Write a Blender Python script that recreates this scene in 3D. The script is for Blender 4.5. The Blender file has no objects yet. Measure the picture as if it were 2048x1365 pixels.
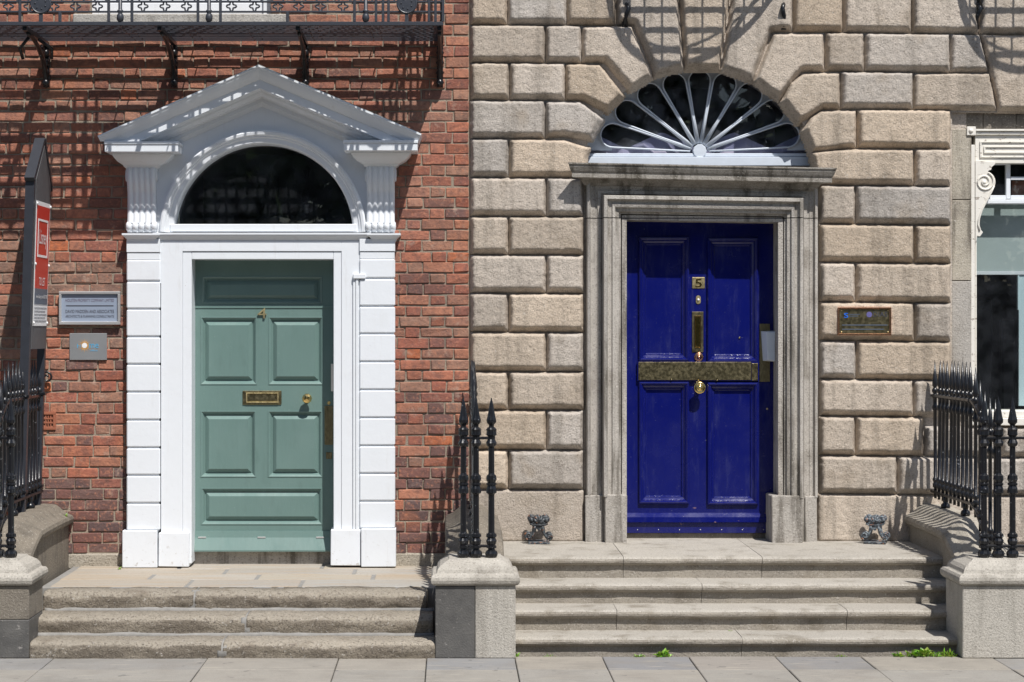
import bpy, bmesh, math, random
import numpy as np
from mathutils import Vector

random.seed(7)
rng = np.random.RandomState(11)
R = math.radians
scene = bpy.context.scene
COL = scene.collection

# ------------------------------------------------------------------ camera
# eye 2.0 m above the pavement, 14.4 m in front of the house fronts, looking
# straight at them through a shifted 72 mm lens
FPX, DIST, VX, VY, EYE = 4075.0, 14.4, 900.0, 661.0, 2.0
cam_d = bpy.data.cameras.new('camera')
cam = bpy.data.objects.new('camera', cam_d)
COL.objects.link(cam)
cam.location = (0, -DIST, EYE)
cam.rotation_euler = (R(90), 0, 0)
cam_d.sensor_width = 36
cam_d.lens = 36 * FPX / 2048
cam_d.shift_x = (1024 - VX) / 2048
cam_d.shift_y = -(682.5 - VY) / 2048
cam_d.clip_end = 500
scene.camera = cam

# ------------------------------------------------------------------ light
SUN = Vector((0.47, -1.0, 1.70)).normalized()      # towards the sun
EL = math.asin(SUN.z)
world = bpy.data.worlds.new('World')
scene.world = world
world.use_nodes = True
wn = world.node_tree
bg = wn.nodes['Background']
sky = wn.nodes.new('ShaderNodeTexSky')
sky.sky_type = 'NISHITA'
sky.sun_disc = False
sky.sun_elevation = EL
sky.sun_rotation = math.atan2(SUN.x, SUN.y)
sky.altitude = 10
sky.air_density = 1.0
sky.dust_density = 1.0
wn.links.new(sky.outputs[0], bg.inputs[0])
bg.inputs[1].default_value = 0.085
sun_d = bpy.data.lights.new('sun', 'SUN')
sun = bpy.data.objects.new('sun', sun_d)
COL.objects.link(sun)
sun_d.energy = 4.8
sun_d.angle = R(0.53)
sun_d.color = (1.0, 0.965, 0.92)
sun.rotation_euler = SUN.to_track_quat('Z', 'Y').to_euler()
sun.location = (6, -8, 14)
scene.view_settings.view_transform = 'Standard'
scene.view_settings.look = 'None'
scene.view_settings.exposure = 0.2
scene.view_settings.gamma = 1.0
scene.view_settings.use_curve_mapping = False

# ------------------------------------------------------------------ layout helpers
def S(y): return FPX / (DIST + y)
def PX(px, y=0.0): return (px - VX) / S(y)          # facade drawing units to metres at depth y
def PZ(py, y=0.0): return EYE + (VY - py) / S(y)
def PP(px, py, y=0.0): return (PX(px, y), y, PZ(py, y))

# ------------------------------------------------------------------ numpy noise
def _hash(i, j, k):
    n = (i * 374761393 + j * 668265263 + k * 2147483647 + 1013904223) & 0xffffffff
    n = ((n ^ (n >> 13)) * 1274126177) & 0xffffffff
    n = n ^ (n >> 16)
    return (n & 0xffff) / 32768.0 - 1.0
def vnoise(x, y, z):
    x = np.asarray(x, float); y = np.asarray(y, float) + 0 * x; z = np.asarray(z, float) + 0 * x
    i = np.floor(x).astype(np.int64); j = np.floor(y).astype(np.int64); k = np.floor(z).astype(np.int64)
    fx, fy, fz = x - i, y - j, z - k
    fx = fx * fx * (3 - 2 * fx); fy = fy * fy * (3 - 2 * fy); fz = fz * fz * (3 - 2 * fz)
    r = 0
    for a in (0, 1):
        for b in (0, 1):
            for c in (0, 1):
                w = (fx if a else 1 - fx) * (fy if b else 1 - fy) * (fz if c else 1 - fz)
                r = r + w * _hash(i + a, j + b, k + c)
    return r
def fbm(x, y, z, o=3):
    r = 0; a = 1.0; f = 1.0
    for q in range(o):
        r = r + a * vnoise(np.asarray(x) * f + 17.3 * q, np.asarray(y) * f, np.asarray(z) * f)
        a *= .5; f *= 2.03
    return r

# ------------------------------------------------------------------ mesh builder
class MB:
    def __init__(s):
        s.v = []; s.f = []; s.c = []; s.sm = []
        s.col = (1, 1, 1)
    def add(s, vs, fs, smooth=False):
        b = len(s.v)
        s.v += [tuple(p) for p in vs]
        s.c += [s.col] * len(vs)
        s.f += [tuple(i + b for i in f) for f in fs]
        s.sm += [smooth] * len(fs)
        return s
    def box(s, x0, x1, y0, y1, z0, z1, b=0.0, jit=0.0):
        if x0 > x1: x0, x1 = x1, x0
        if y0 > y1: y0, y1 = y1, y0
        if z0 > z1: z0, z1 = z1, z0
        lo = (x0, y0, z0); hi = (x1, y1, z1)
        if b <= 0:
            vs = [(hi[0] if i & 1 else lo[0], hi[1] if i & 2 else lo[1], hi[2] if i & 4 else lo[2]) for i in range(8)]
            return s.add(vs, [(0, 2, 3, 1), (4, 5, 7, 6), (0, 1, 5, 4), (2, 6, 7, 3), (0, 4, 6, 2), (1, 3, 7, 5)])
        vs = []
        for i in range(8):
            g = [1 if i & (1 << k) else 0 for k in range(3)]
            j = [random.uniform(-jit, jit) for _ in range(3)] if jit else (0, 0, 0)
            for a in range(3):
                p = []
                for k in range(3):
                    e = hi[k] if g[k] else lo[k]
                    if k != a: e += -b if g[k] else b
                    p.append(e + j[k])
                vs.append(p)
        ix = lambda i, a: i * 3 + a
        fs = []
        for a in range(3):
            o = [k for k in range(3) if k != a]
            for sg in (0, 1):
                base = sg << a
                cs = [base, base | 1 << o[0], base | 1 << o[0] | 1 << o[1], base | 1 << o[1]]
                fs.append([ix(c, a) for c in cs])
        for k in range(3):
            i_, j_ = [q for q in range(3) if q != k]
            for c in range(8):
                if not c & (1 << k):
                    d = c | (1 << k)
                    fs.append([ix(c, i_), ix(d, i_), ix(d, j_), ix(c, j_)])
        for c in range(8): fs.append([ix(c, 0), ix(c, 1), ix(c, 2)])
        return s.add(vs, fs)
    def pbox(s, px0, py0, px1, py1, yf, yb, b=0.0, jit=0.0):
        return s.box(PX(px0, yf), PX(px1, yf), yf, yb, PZ(py1, yf), PZ(py0, yf), b, jit)
    def prism(s, poly, y0, y1):
        n = len(poly)
        vs = [(x, y0, z) for x, z in poly] + [(x, y1, z) for x, z in poly]
        fs = [tuple(range(n)), tuple(range(2 * n - 1, n - 1, -1))]
        for i in range(n): fs.append((i, (i + 1) % n, n + (i + 1) % n, n + i))
        return s.add(vs, fs)
    def sweep(s, path, prof, caps=True, smooth=False):
        m = len(path); ds = []
        for i in range(m - 1):
            t = Vector((path[i + 1][0] - path[i][0], path[i + 1][1] - path[i][1])); t.normalize()
            ds.append(Vector((t.y, -t.x)))
        vs = []
        for i in range(m):
            if i == 0: n = ds[0]
            elif i == m - 1: n = ds[-1]
            else:
                n = ds[i - 1] + ds[i]; n = n / max(.2, n.dot(ds[i]))
            for (o, y) in prof:
                vs.append((path[i][0] + n.x * o, y, path[i][1] + n.y * o))
        k = len(prof); fs = []
        for i in range(m - 1):
            for j in range(k - 1):
                fs.append((i * k + j, (i + 1) * k + j, (i + 1) * k + j + 1, i * k + j + 1))
        if caps:
            fs.append(tuple(range(k))); fs.append(tuple(range((m - 1) * k, m * k)))
        return s.add(vs, fs, smooth)
    def loft(s, secs, caps=True, closed=True, smooth=False):
        k = len(secs[0]); vs = [p for sec in secs for p in sec]; fs = []
        for i in range(len(secs) - 1):
            for j in range(k if closed else k - 1):
                j2 = (j + 1) % k
                fs.append((i * k + j, (i + 1) * k + j, (i + 1) * k + j2, i * k + j2))
        if caps:
            fs.append(tuple(range(k))); fs.append(tuple(range((len(secs) - 1) * k, len(secs) * k)))
        return s.add(vs, fs, smooth)
    def rings(s, x0, x1, y0, y1, pr):
        secs = [[(x0 + i, y0 + i, z), (x1 - i, y0 + i, z), (x1 - i, y1 - i, z), (x0 + i, y1 - i, z)] for i, z in pr]
        return s.loft(secs)
    def lathe(s, c, prof, n=10, axis='Z', smooth=True, flute=0.0):
        secs = []
        for r, h in prof:
            sec = []
            for i in range(n):
                a = 2 * math.pi * i / n
                q = r * (1 - flute * (i % 2))
                if axis == 'Z': sec.append((c[0] + q * math.cos(a), c[1] + q * math.sin(a), c[2] + h))
                elif axis == 'Y': sec.append((c[0] + q * math.cos(a), c[1] + h, c[2] + q * math.sin(a)))
                else: sec.append((c[0] + h, c[1] + q * math.cos(a), c[2] + q * math.sin(a)))
            secs.append(sec)
        return s.loft(secs, True, True, smooth)
    def tube(s, pts, r, n=6, closed=False, smooth=True, flat=1.0):
        pts = [Vector(p) for p in pts]; m = len(pts); secs = []; up = None
        for i in range(m):
            if closed: t = pts[(i + 1) % m] - pts[i - 1]
            else: t = pts[min(i + 1, m - 1)] - pts[max(i - 1, 0)]
            if t.length < 1e-9: t = Vector((0, 0, 1))
            t.normalize()
            if up is None:
                up = Vector((0, 1, 0)) if abs(t.y) < .9 else Vector((1, 0, 0))
            u = up - t * up.dot(t)
            if u.length < 1e-6: u = Vector((1, 0, 0)) - t * t.x
            u.normalize(); up = u; w = t.cross(u)
            rr = r[i] if isinstance(r, (list, tuple)) else r
            o = math.pi / n if n == 4 else 0
            secs.append([tuple(pts[i] + u * (rr * flat * math.cos(2 * math.pi * j / n + o)) + w * (rr * math.sin(2 * math.pi * j / n + o))) for j in range(n)])
        if closed: secs.append(secs[0]); return s.loft(secs, False, True, smooth)
        return s.loft(secs, True, True, smooth)

WLOC = {}
def finish(me, mb):
    me.from_pydata(mb.v, [], mb.f)
    at = me.color_attributes.new('tint', 'FLOAT_COLOR', 'POINT')
    arr = np.ones((len(mb.v), 4), np.float32); arr[:, :3] = np.array(mb.c, np.float32).reshape(-1, 3)
    at.data.foreach_set('color', arr.ravel())
    bm = bmesh.new(); bm.from_mesh(me)
    bmesh.ops.recalc_face_normals(bm, faces=bm.faces)
    bm.to_mesh(me); bm.free()
    if any(mb.sm):
        me.polygons.foreach_set('use_smooth', np.array(mb.sm, bool))
def link(o, parent, wl):
    COL.objects.link(o)
    WLOC[o.name] = Vector(wl)
    if parent is not None:
        o.parent = parent
        o.location = Vector(wl) - WLOC[parent.name]
    else:
        o.location = wl
    return o
def obj(name, mb, mat, parent=None, **kw):
    a = np.array(mb.v)
    lo, hi = a.min(0), a.max(0)
    wl = Vector(((lo[0] + hi[0]) / 2, (lo[1] + hi[1]) / 2, lo[2]))
    mb.v = [tuple(p) for p in (a - np.array(wl))]
    me = bpy.data.meshes.new(name); finish(me, mb)
    if mat is not None: me.materials.append(mat)
    o = bpy.data.objects.new(name, me)
    link(o, parent, wl)
    for k, v in kw.items(): o[k] = v
    return o
def thing(name, loc, label, cat, group=None):
    o = bpy.data.objects.new(name, None); o.empty_display_size = .1
    link(o, None, Vector(loc)); o['label'] = label; o['category'] = cat
    if group: o['group'] = group
    return o
def again(src, wl, parent, rotz=None):
    o = src.copy(); link(o, parent, Vector(wl))
    if rotz is not None: o.rotation_euler.z = rotz
    return o

def arc(cx, cz, r, a0, a1, n):
    return [(cx + r * math.cos(R(a0 + (a1 - a0) * i / n)), cz + r * math.sin(R(a0 + (a1 - a0) * i / n))) for i in range(n + 1)]
def ray_poly(cx, cz, ang, poly):
    d = (math.cos(ang), math.sin(ang)); best = None
    for i in range(len(poly)):
        a, b = poly[i], poly[(i + 1) % len(poly)]
        ex, ez = b[0] - a[0], b[1] - a[1]
        den = d[0] * ez - d[1] * ex
        if abs(den) < 1e-9: continue
        t = ((a[0] - cx) * ez - (a[1] - cz) * ex) / den
        u = ((a[0] - cx) * d[1] - (a[1] - cz) * d[0]) / den
        if t > 0 and -1e-6 <= u <= 1 + 1e-6 and (best is None or t > best): best = t
    return best
def arched_sheet(mb, cx, cz, r, poly, y0, y1, a0=0, a1=180, n=48, extra=()):
    # a slab with an arched hole; the outline poly is met by rays from the arch centre
    angs = sorted(set([R(a0 + (a1 - a0) * i / n) for i in range(n + 1)] +
                      [math.atan2(p[1] - cz, p[0] - cx) for p in poly if R(a0) < math.atan2(p[1] - cz, p[0] - cx) < R(a1)]))
    vs = []; fs = []
    for a in angs:
        rr = r(a) if callable(r) else r
        t = ray_poly(cx, cz, a, poly) or rr
        for y in (y0, y1):
            vs.append((cx + rr * math.cos(a), y, cz + rr * math.sin(a)))
            vs.append((cx + t * math.cos(a), y, cz + t * math.sin(a)))
    for i in range(len(angs) - 1):
        b = i * 4; c = b + 4
        fs += [(b, b + 1, c + 1, c), (b + 2, c + 2, c + 3, b + 3), (b, c, c + 2, b + 2), (b + 1, b + 3, c + 3, c + 1)]
    mb.add(vs, fs)

def text_into(mb, s, w, h, fn, extrude=0.0012):
    # s: string fitted in a w x h box (metres); fn maps (u, v, out) to world
    cu = bpy.data.curves.new('lettering', 'FONT'); cu.body = s; cu.size = 1; cu.extrude = 0; cu.resolution_u = 3
    ob = bpy.data.objects.new('lettering', cu); COL.objects.link(ob)
    bpy.context.view_layer.update()
    dg = bpy.context.evaluated_depsgraph_get()
    me = bpy.data.meshes.new_from_object(ob.evaluated_get(dg))
    a = np.array([v.co[:] for v in me.vertices])
    lo, hi = a.min(0), a.max(0)
    sx = w / max(1e-6, hi[0] - lo[0]); sy = h / max(1e-6, hi[1] - lo[1])
    vs = [fn((p[0] - lo[0]) * sx - w / 2, (p[1] - lo[1]) * sy - h / 2, 0) for p in a]
    mb.add(vs, [tuple(p.vertices) for p in me.polygons])
    bpy.data.objects.remove(ob); bpy.data.curves.remove(cu); bpy.data.meshes.remove(me)

# ------------------------------------------------------------------ materials
def mat(name, build, rough=.6, metal=0.0, spec=.5, coat=0.0):
    m = bpy.data.materials.new(name); m.use_nodes = True
    nt = m.node_tree; b = nt.nodes['Principled BSDF']
    b.inputs['Roughness'].default_value = rough; b.inputs['Metallic'].default_value = metal
    b.inputs['Specular IOR Level'].default_value = spec; b.inputs['Coat Weight'].default_value = coat
    b.inputs['Coat Roughness'].default_value = .08
    H = NodeKit(nt, b); build(H)
    return m
class NodeKit:
    def __init__(s, nt, b):
        s.nt = nt; s.b = b
        g = nt.nodes.new('ShaderNodeNewGeometry'); s.pos = g.outputs['Position']; s.geo = g
        s.h = None
    def noise(s, scale, detail=4, rough=.55, stretch=None, off=0):
        n = s.nt.nodes.new('ShaderNodeTexNoise'); n.inputs['Scale'].default_value = scale
        n.inputs['Detail'].default_value = detail; n.inputs['Roughness'].default_value = rough
        mp = s.nt.nodes.new('ShaderNodeMapping'); mp.inputs['Location'].default_value = (off, off * .7, off * 1.3)
        if stretch: mp.inputs['Scale'].default_value = stretch
        s.nt.links.new(s.pos, mp.inputs[0]); s.nt.links.new(mp.outputs[0], n.inputs['Vector'])
        return n.outputs['Fac']
    def ramp(s, x, a, b, va=0.0, vb=1.0):
        r = s.nt.nodes.new('ShaderNodeMapRange'); r.interpolation_type = 'SMOOTHSTEP'
        r.inputs['From Min'].default_value = a; r.inputs['From Max'].default_value = b
        r.inputs['To Min'].default_value = va; r.inputs['To Max'].default_value = vb
        s.nt.links.new(x, r.inputs['Value']); return r.outputs[0]
    def inp(s, sock, v):
        if isinstance(v, (int, float)): sock.default_value = v
        elif isinstance(v, tuple): sock.default_value = (*v, 1)
        else: s.nt.links.new(v, sock)
    def mix(s, f, a, b, mode='MIX'):
        n = s.nt.nodes.new('ShaderNodeMix'); n.data_type = 'RGBA'; n.blend_type = mode
        s.inp(n.inputs['Factor'], f); s.inp(n.inputs['A'], a); s.inp(n.inputs['B'], b)
        return n.outputs['Result']
    def math(s, op, a, b):
        n = s.nt.nodes.new('ShaderNodeMath'); n.operation = op
        for q, v in ((0, a), (1, b)):
            if isinstance(v, (int, float)): n.inputs[q].default_value = v
            else: s.nt.links.new(v, n.inputs[q])
        return n.outputs[0]
    def tint(s):
        n = s.nt.nodes.new('ShaderNodeVertexColor'); n.layer_name = 'tint'; return n.outputs['Color']
    def z(s):
        n = s.nt.nodes.new('ShaderNodeSeparateXYZ'); s.nt.links.new(s.pos, n.inputs[0]); return n.outputs
    def up(s):
        n = s.nt.nodes.new('ShaderNodeSeparateXYZ'); s.nt.links.new(s.geo.outputs['Normal'], n.inputs[0]); return n.outputs[2]
    def color(s, c): s.inp(s.b.inputs['Base Color'], c)
    def rough(s, c): s.inp(s.b.inputs['Roughness'], c)
    def bump(s, x, strength=.5, dist=.005):
        n = s.nt.nodes.new('ShaderNodeBump'); n.inputs['Strength'].default_value = strength
        n.inputs['Distance'].default_value = dist
        s.nt.links.new(x, n.inputs['Height'])
        if s.h is not None: s.nt.links.new(s.h, n.inputs['Normal'])
        s.h = n.outputs[0]; s.nt.links.new(s.h, s.b.inputs['Normal'])

def b_brick(H):
    c = H.tint()
    c = H.mix(H.ramp(H.noise(20, 5, .65), .42, .68, 0, .55), c, (.125, .078, .070))
    c = H.mix(H.ramp(H.noise(48, 4, off=3), .52, .72, 0, .55), c, (.50, .215, .13))
    c = H.mix(H.ramp(H.noise(11, 6, .65, None, 9), .57, .70, 0, .42), c, (.42, .31, .245))
    c = H.mix(H.ramp(H.noise(90, 3, .7, None, 14), .60, .70, 0, .55), c, (.07, .05, .045))
    c = H.mix(H.ramp(H.noise(1.15, 5, .6, None, 23), .53, .70, 0, .42), c, (.11, .070, .058))
    c = H.mix(H.ramp(H.noise(1.6, 4, .6, None, 57), .58, .70, 0, .30), c, (.48, .17, .075))
    H.color(c)
    H.bump(H.noise(45, 5), .55, .012); H.bump(H.noise(160, 2, off=5), .45, .004)
def b_mortar(H):
    c = H.mix(H.noise(16, 5), (.22, .18, .14), (.41, .34, .265))
    c = H.mix(H.ramp(H.noise(3.2, 3, off=4), .54, .70, 0, .6), c, (.19, .16, .13))
    c = H.mix(H.ramp(H.noise(1.15, 5, .6, None, 23), .50, .68, 0, .5), c, (.12, .10, .085))
    H.color(c); H.bump(H.noise(120, 4), .7, .008)
def granite(c1, c2, dark=.55, stain=(.16, .14, .115), stain_amt=.5, streak=0.0, bump=1.0, tint=True, fine=95, worn=0.0):
    def f(H):
        c = H.mix(H.noise(2.3, 4), c1, c2)
        if tint: c = H.mix(1.0, c, H.tint(), 'MULTIPLY')
        c = H.mix(H.ramp(H.noise(5, 5, off=7), .5, .74, 0, stain_amt), c, stain)
        if streak:
            c = H.mix(H.ramp(H.noise(7, 5, .6, (1.6, 1.6, .16), 2), .47, .68, 0, streak), c, (.10, .088, .07))
        if worn:  # darkens upright faces: soil off the trodden tops, plus riser shade put into the colour
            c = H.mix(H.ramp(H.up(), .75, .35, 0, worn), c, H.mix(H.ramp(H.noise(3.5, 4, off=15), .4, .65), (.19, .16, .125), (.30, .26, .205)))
        c = H.mix(H.ramp(H.noise(fine, 4, .75), .50, .66, 0, dark), c, (.11, .092, .075))
        c = H.mix(H.ramp(H.noise(fine * .8, 2, .6, None, 12), .60, .74, 0, .55), c, (.66, .62, .56))
        H.color(c)
        H.bump(H.noise(30, 4), .35 * bump, .012); H.bump(H.noise(85, 4, .75, None, 3), .9 * bump, .012)
    return f
def b_white(H):
    c = H.mix(H.ramp(H.noise(6, 5), .5, .8, 0, .3), (.735, .765, .80), (.66, .675, .69))
    zz = H.z()[2]
    low = H.math('MULTIPLY', H.ramp(zz, .62, .36, 0, 1), H.ramp(H.noise(24, 6, .7), .60, .66, 0, 1))
    c = H.mix(H.math('MULTIPLY', low, .6), c, (.38, .34, .29))
    c = H.mix(H.ramp(H.noise(10, 6, .7, (1.8, 1.8, .22), 5), .56, .72, 0, .22), c, (.50, .48, .45))
    c = H.mix(H.ramp(H.noise(60, 4, .6, None, 18), .70, .73, 0, .5), c, (.42, .40, .37))
    H.color(c); H.bump(H.noise(14, 3), .16, .008); H.bump(H.noise(70, 3), .12, .003)
def b_oldwhite(H):
    c = H.mix(H.noise(5, 4), (.80, .78, .73), (.70, .66, .58))
    c = H.mix(H.ramp(H.noise(20, 6, .65, (1, 1, 2.2)), .60, .66, 0, .85), c, (.26, .22, .18))
    H.color(c); H.bump(H.noise(40, 4), .3, .004)
def b_green(H):
    c = H.mix(H.noise(3, 4), (.128, .206, .190), (.148, .232, .214))
    c = H.mix(H.ramp(H.noise(70, 3, off=6), .70, .74, 0, .35), c, (.3, .36, .32))
    c = H.mix(H.ramp(H.noise(4.5, 6, .7, (2, 1, .6), 11), .5, .75, 0, .22), c, (.07, .11, .10))
    H.color(c); H.rough(H.ramp(H.noise(5, 5), .3, .7, .28, .48)); H.bump(H.noise(9, 3, .5, (3, 1, .6)), .16, .008); H.bump(H.noise(90, 3, .6, (2.5, 1, .5)), .12, .002)
def b_blue(H):
    c = H.mix(H.noise(3, 4), (.0035, .006, .098), (.005, .009, .125))
    zz = H.z()[2]
    chip = H.math('MULTIPLY', H.ramp(zz, .82, .58, 0, 1), H.ramp(H.noise(13, 5, .6, (1, 1, 2.6), 31), .70, .71, 0, 1))
    c = H.mix(chip, c, (.50, .30, .22))
    c = H.mix(H.ramp(H.noise(5, 6, .7, (2.5, 1, .5), 21), .52, .75, 0, .10), c, (.20, .22, .32))
    c = H.mix(H.ramp(H.noise(95, 3, .6, None, 5), .70, .74, 0, .35), c, (.35, .36, .42))
    H.color(c); H.rough(H.ramp(H.noise(6, 5, .6, None, 2), .3, .7, .12, .30))
    H.bump(H.noise(9, 3, .5, (3, 1, .6)), .20, .008); H.bump(H.noise(70, 3, .6, (2.5, 1, .5)), .16, .002)
def b_brass(H):
    c = H.mix(H.ramp(H.noise(60, 5, .75, (1, 1, .35)), .36, .70, 0, 1), (.80, .66, .36), (.50, .42, .22))
    H.color(c); H.rough(H.ramp(H.noise(30, 4, off=4), .3, .7, .36, .52)); H.bump(H.noise(30, 3), .12, .004)
def b_brassgold(H):
    H.color((.83, .62, .25)); H.bump(H.noise(20, 2), .05, .003)
def b_tarnish(H):
    c = H.mix(H.ramp(H.noise(70, 5, .75, (1, 1, .35)), .34, .72, 0, 1), (.25, .215, .125), (.38, .325, .19))
    H.color(c); H.rough(H.ramp(H.noise(50, 4, off=4), .3, .7, .28, .46)); H.bump(H.noise(40, 3), .1, .003)
def b_iron(H):
    c = H.mix(H.ramp(H.noise(60, 4), .66, .70, 0, .8), (.009, .0095, .012), (.22, .23, .25))
    H.color(c); H.bump(H.noise(70, 3), .22, .004)
def b_balcony(H):
    c = H.mix(H.ramp(H.noise(40, 4), .62, .72, 0, .5), (.040, .044, .055), (.11, .11, .12))
    H.color(c); H.bump(H.noise(60, 3), .2, .003)
def b_scraper(H):
    c = H.mix(H.ramp(H.noise(60, 4), .46, .60, 0, .8), (.035, .040, .048), (.19, .22, .24)); c = H.mix(1.0, c, H.tint(), 'MULTIPLY')
    c = H.mix(H.ramp(H.noise(50, 4, off=8), .60, .66, 0, 1), c, (.25, .11, .055))
    H.color(c); H.bump(H.noise(90, 3), .3, .004)
def plain(col, var=.08, bump=.1, sc=12):
    def f(H):
        d = tuple(x * (1 - var) for x in col); u = tuple(min(1, x * (1 + var)) for x in col)
        H.color(H.mix(H.noise(sc, 4), d, u))
        if bump: H.bump(H.noise(sc * 5, 3), bump, .003)
    return f
def b_slab(H):
    c = H.mix(1.0, H.tint(), (.84, .83, .80), 'MULTIPLY')
    c = H.mix(H.ramp(H.noise(4, 5), .42, .72, 0, .5), c, (.22, .20, .175))
    c = H.mix(H.ramp(H.noise(130, 3), .54, .7, 0, .4), c, (.13, .12, .11))
    c = H.mix(H.ramp(H.noise(9, 4, .55, (.5, 4, 1), 6), .58, .66, 0, .35), c, (.42, .38, .31))
    c = H.mix(H.ramp(H.noise(13, 2, .4, None, 33), .70, .73, 0, .55), c, (.12, .115, .11))
    c = H.mix(H.ramp(H.noise(2.2, 5, .65, None, 41), .5, .68, 0, .35), c, (.17, .16, .145))
    H.color(c); H.bump(H.noise(40, 5), .3, .006)
def b_flag(H):
    c = H.tint()
    c = H.mix(H.ramp(H.noise(8, 5, .6, (.35, 5, 1)), .42, .66, 0, .6), c, (.36, .27, .18))
    c = H.mix(H.ramp(H.noise(70, 3), .55, .7, 0, .4), c, (.2, .17, .13))
    H.color(c); H.bump(H.noise(40, 5), .4, .006)
def b_pierdark(H):
    c = H.mix(H.noise(9, 5), (.04, .039, .04), (.15, .145, .135))
    c = H.mix(H.ramp(H.noise(75, 4, .7), .60, .72, 0, .45), c, (.32, .30, .27))
    c = H.mix(H.ramp(H.noise(11, 5, .6, (1.5, 1, 3), 8), .64, .68, 0, .6), c, (.34, .32, .30))
    H.color(c); H.bump(H.noise(90, 4), .5, .006)
def b_leaf(H):
    c = H.mix(H.noise(30, 2), (.055, .13, .014), (.12, .22, .03)); H.color(H.mix(1.0, c, H.tint(), 'MULTIPLY'))
def b_steel(H):
    c = H.mix(H.noise(3, 2), (.42, .44, .46), (.56, .57, .58)); H.color(c)
    H.rough(.33); H.bump(H.noise(60, 3, .5, (1, 1, 14)), .05, .002)

M = {}
M['brick'] = mat('brick clay', b_brick, .9, spec=.25)
M['mortar'] = mat('lime mortar', b_mortar, .95, spec=.2)
M['rust'] = mat('rock faced granite', granite((.505, .44, .375), (.56, .505, .445), .58, (.37, .305, .235), .6, .34, .85), .9, spec=.3)
M['ashlar'] = mat('weathered dressed granite', granite((.43, .40, .36), (.49, .46, .42), .6, (.20, .175, .145), .6, .8, .6), .85, spec=.3)
M['cornice'] = mat('rain streaked granite', granite((.30, .275, .24), (.36, .335, .30), .6, (.12, .11, .09), .6, .95, .6), .85, spec=.3)
M['step'] = mat('worn step granite with painted riser shade', granite((.40, .375, .33), (.46, .435, .395), .55, (.20, .175, .135), .75, 0, .8, True, 95, .5), .85, spec=.3)  # last granite value paints shade under the nosings into the riser colour
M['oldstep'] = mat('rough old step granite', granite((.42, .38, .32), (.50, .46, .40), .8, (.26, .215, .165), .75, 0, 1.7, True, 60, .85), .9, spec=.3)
M['pier'] = mat('pale pier granite', granite((.43, .41, .375), (.49, .47, .435), .55, (.27, .245, .21), .45, .3, .7), .85, spec=.3)
M['sidewall'] = mat('blackened granite', granite((.19, .17, .145), (.26, .235, .20), .6, (.09, .08, .07), .6, .5, .8), .9, spec=.3)
M['cement'] = mat('grey cement', plain((.245, .238, .225), .35, .6, 18), .9, spec=.2)
M['white'] = mat('white gloss paint', b_white, .42)
M['oldwhite'] = mat('flaking white paint', b_oldwhite, .55)
M['green'] = mat('sage green door paint', b_green, .36)
M['blue'] = mat('royal blue gloss paint', b_blue, .17, spec=.5)
M['fan'] = mat('pale blue grey paint', plain((.60, .655, .73), .10, .2, 18), .45)
M['brass'] = mat('worn brass', b_brass, .3, 1.0)
M['gold'] = mat('polished brass', b_brassgold, .16, 1.0)
M['tarnish'] = mat('tarnished brass', b_tarnish, .3, 1.0)
M['copper'] = mat('copper coloured surround', plain((.72, .40, .26), .1, 0), .25, 1.0)
M['iron'] = mat('black gloss iron', b_iron, .3)
M['balcony'] = mat('dark grey painted iron', b_balcony, .42)
M['scraper'] = mat('flaking painted iron', b_scraper, .5)
M['slab'] = mat('pavement stone', b_slab, .85, spec=.3)
M['flag'] = mat('landing sandstone', b_flag, .85, spec=.3)
M['pierdark'] = mat('worn black paint on stone', b_pierdark, .6)
M['leaf'] = mat('leaf green', b_leaf, .5)
M['weed'] = mat('bright weed green', lambda H: H.color(H.mix(1.0, H.mix(H.noise(40, 2), (.13, .27, .022), (.24, .40, .05)), H.tint(), 'MULTIPLY')), .45)
M['bark'] = mat('bark', plain((.12, .09, .065), .3, .6, 20), .9)
M['steel'] = mat('brushed steel', b_steel, .33, .65)
M['alu'] = mat('silver frame', plain((.62, .62, .62), .05, .05), .35, .6)
M['plaquegrey'] = mat('pale blue grey plaque', plain((.255, .305, .39), .05, 0), .45)
M['ink'] = mat('dark lettering', plain((.05, .052, .07), .05, 0), .6)
M['inkpurple'] = mat('faded purple lettering', plain((.14, .11, .16), .05, 0), .6)
M['inkblue'] = mat('light blue lettering', plain((.10, .38, .62), .05, 0), .5)
M['logo'] = mat('bright blue emblem', plain((.01, .16, .80), .02, 0), .4)
M['logopurple'] = mat('faded violet emblem', plain((.13, .12, .30), .05, 0), .4)
M['orange'] = mat('orange rays', plain((.85, .42, .06), .05, 0), .5)
M['paper'] = mat('white print', plain((.78, .78, .78), .03, 0), .45)
M['red'] = mat('red print', plain((.50, .035, .022), .06, 0), .4)
M['slatefilm'] = mat('slate grey print', plain((.09, .11, .145), .05, 0), .45)
M['greyprint'] = mat('grey small print', plain((.35, .36, .38), .05, 0), .5)
M['signwood'] = mat('dark grey painted timber', plain((.030, .033, .042), .25, .2), .42)
M['signply'] = mat('grey weathered plywood', plain((.085, .085, .09), .25, .3), .6)
M['terracotta'] = mat('terracotta', plain((.32, .11, .06), .2, .4), .85)
M['dark'] = mat('dark interior', plain((.075, .078, .095), .1, 0), .8)
M['room'] = mat('dim room', plain((.06, .062, .06), .1, 0), .8)
M['blind'] = mat('pale grey blind', plain((.42, .48, .47), .05, 0), .7)
M['curtain'] = mat('lilac grey curtain', plain((.44, .41, .50), .1, 0), .8)
M['palepanel'] = mat('pale blue panel', plain((.55, .68, .72), .04, 0), .6)
M['keypad'] = mat('pale plastic', plain((.62, .68, .76), .03, 0), .35)
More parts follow.
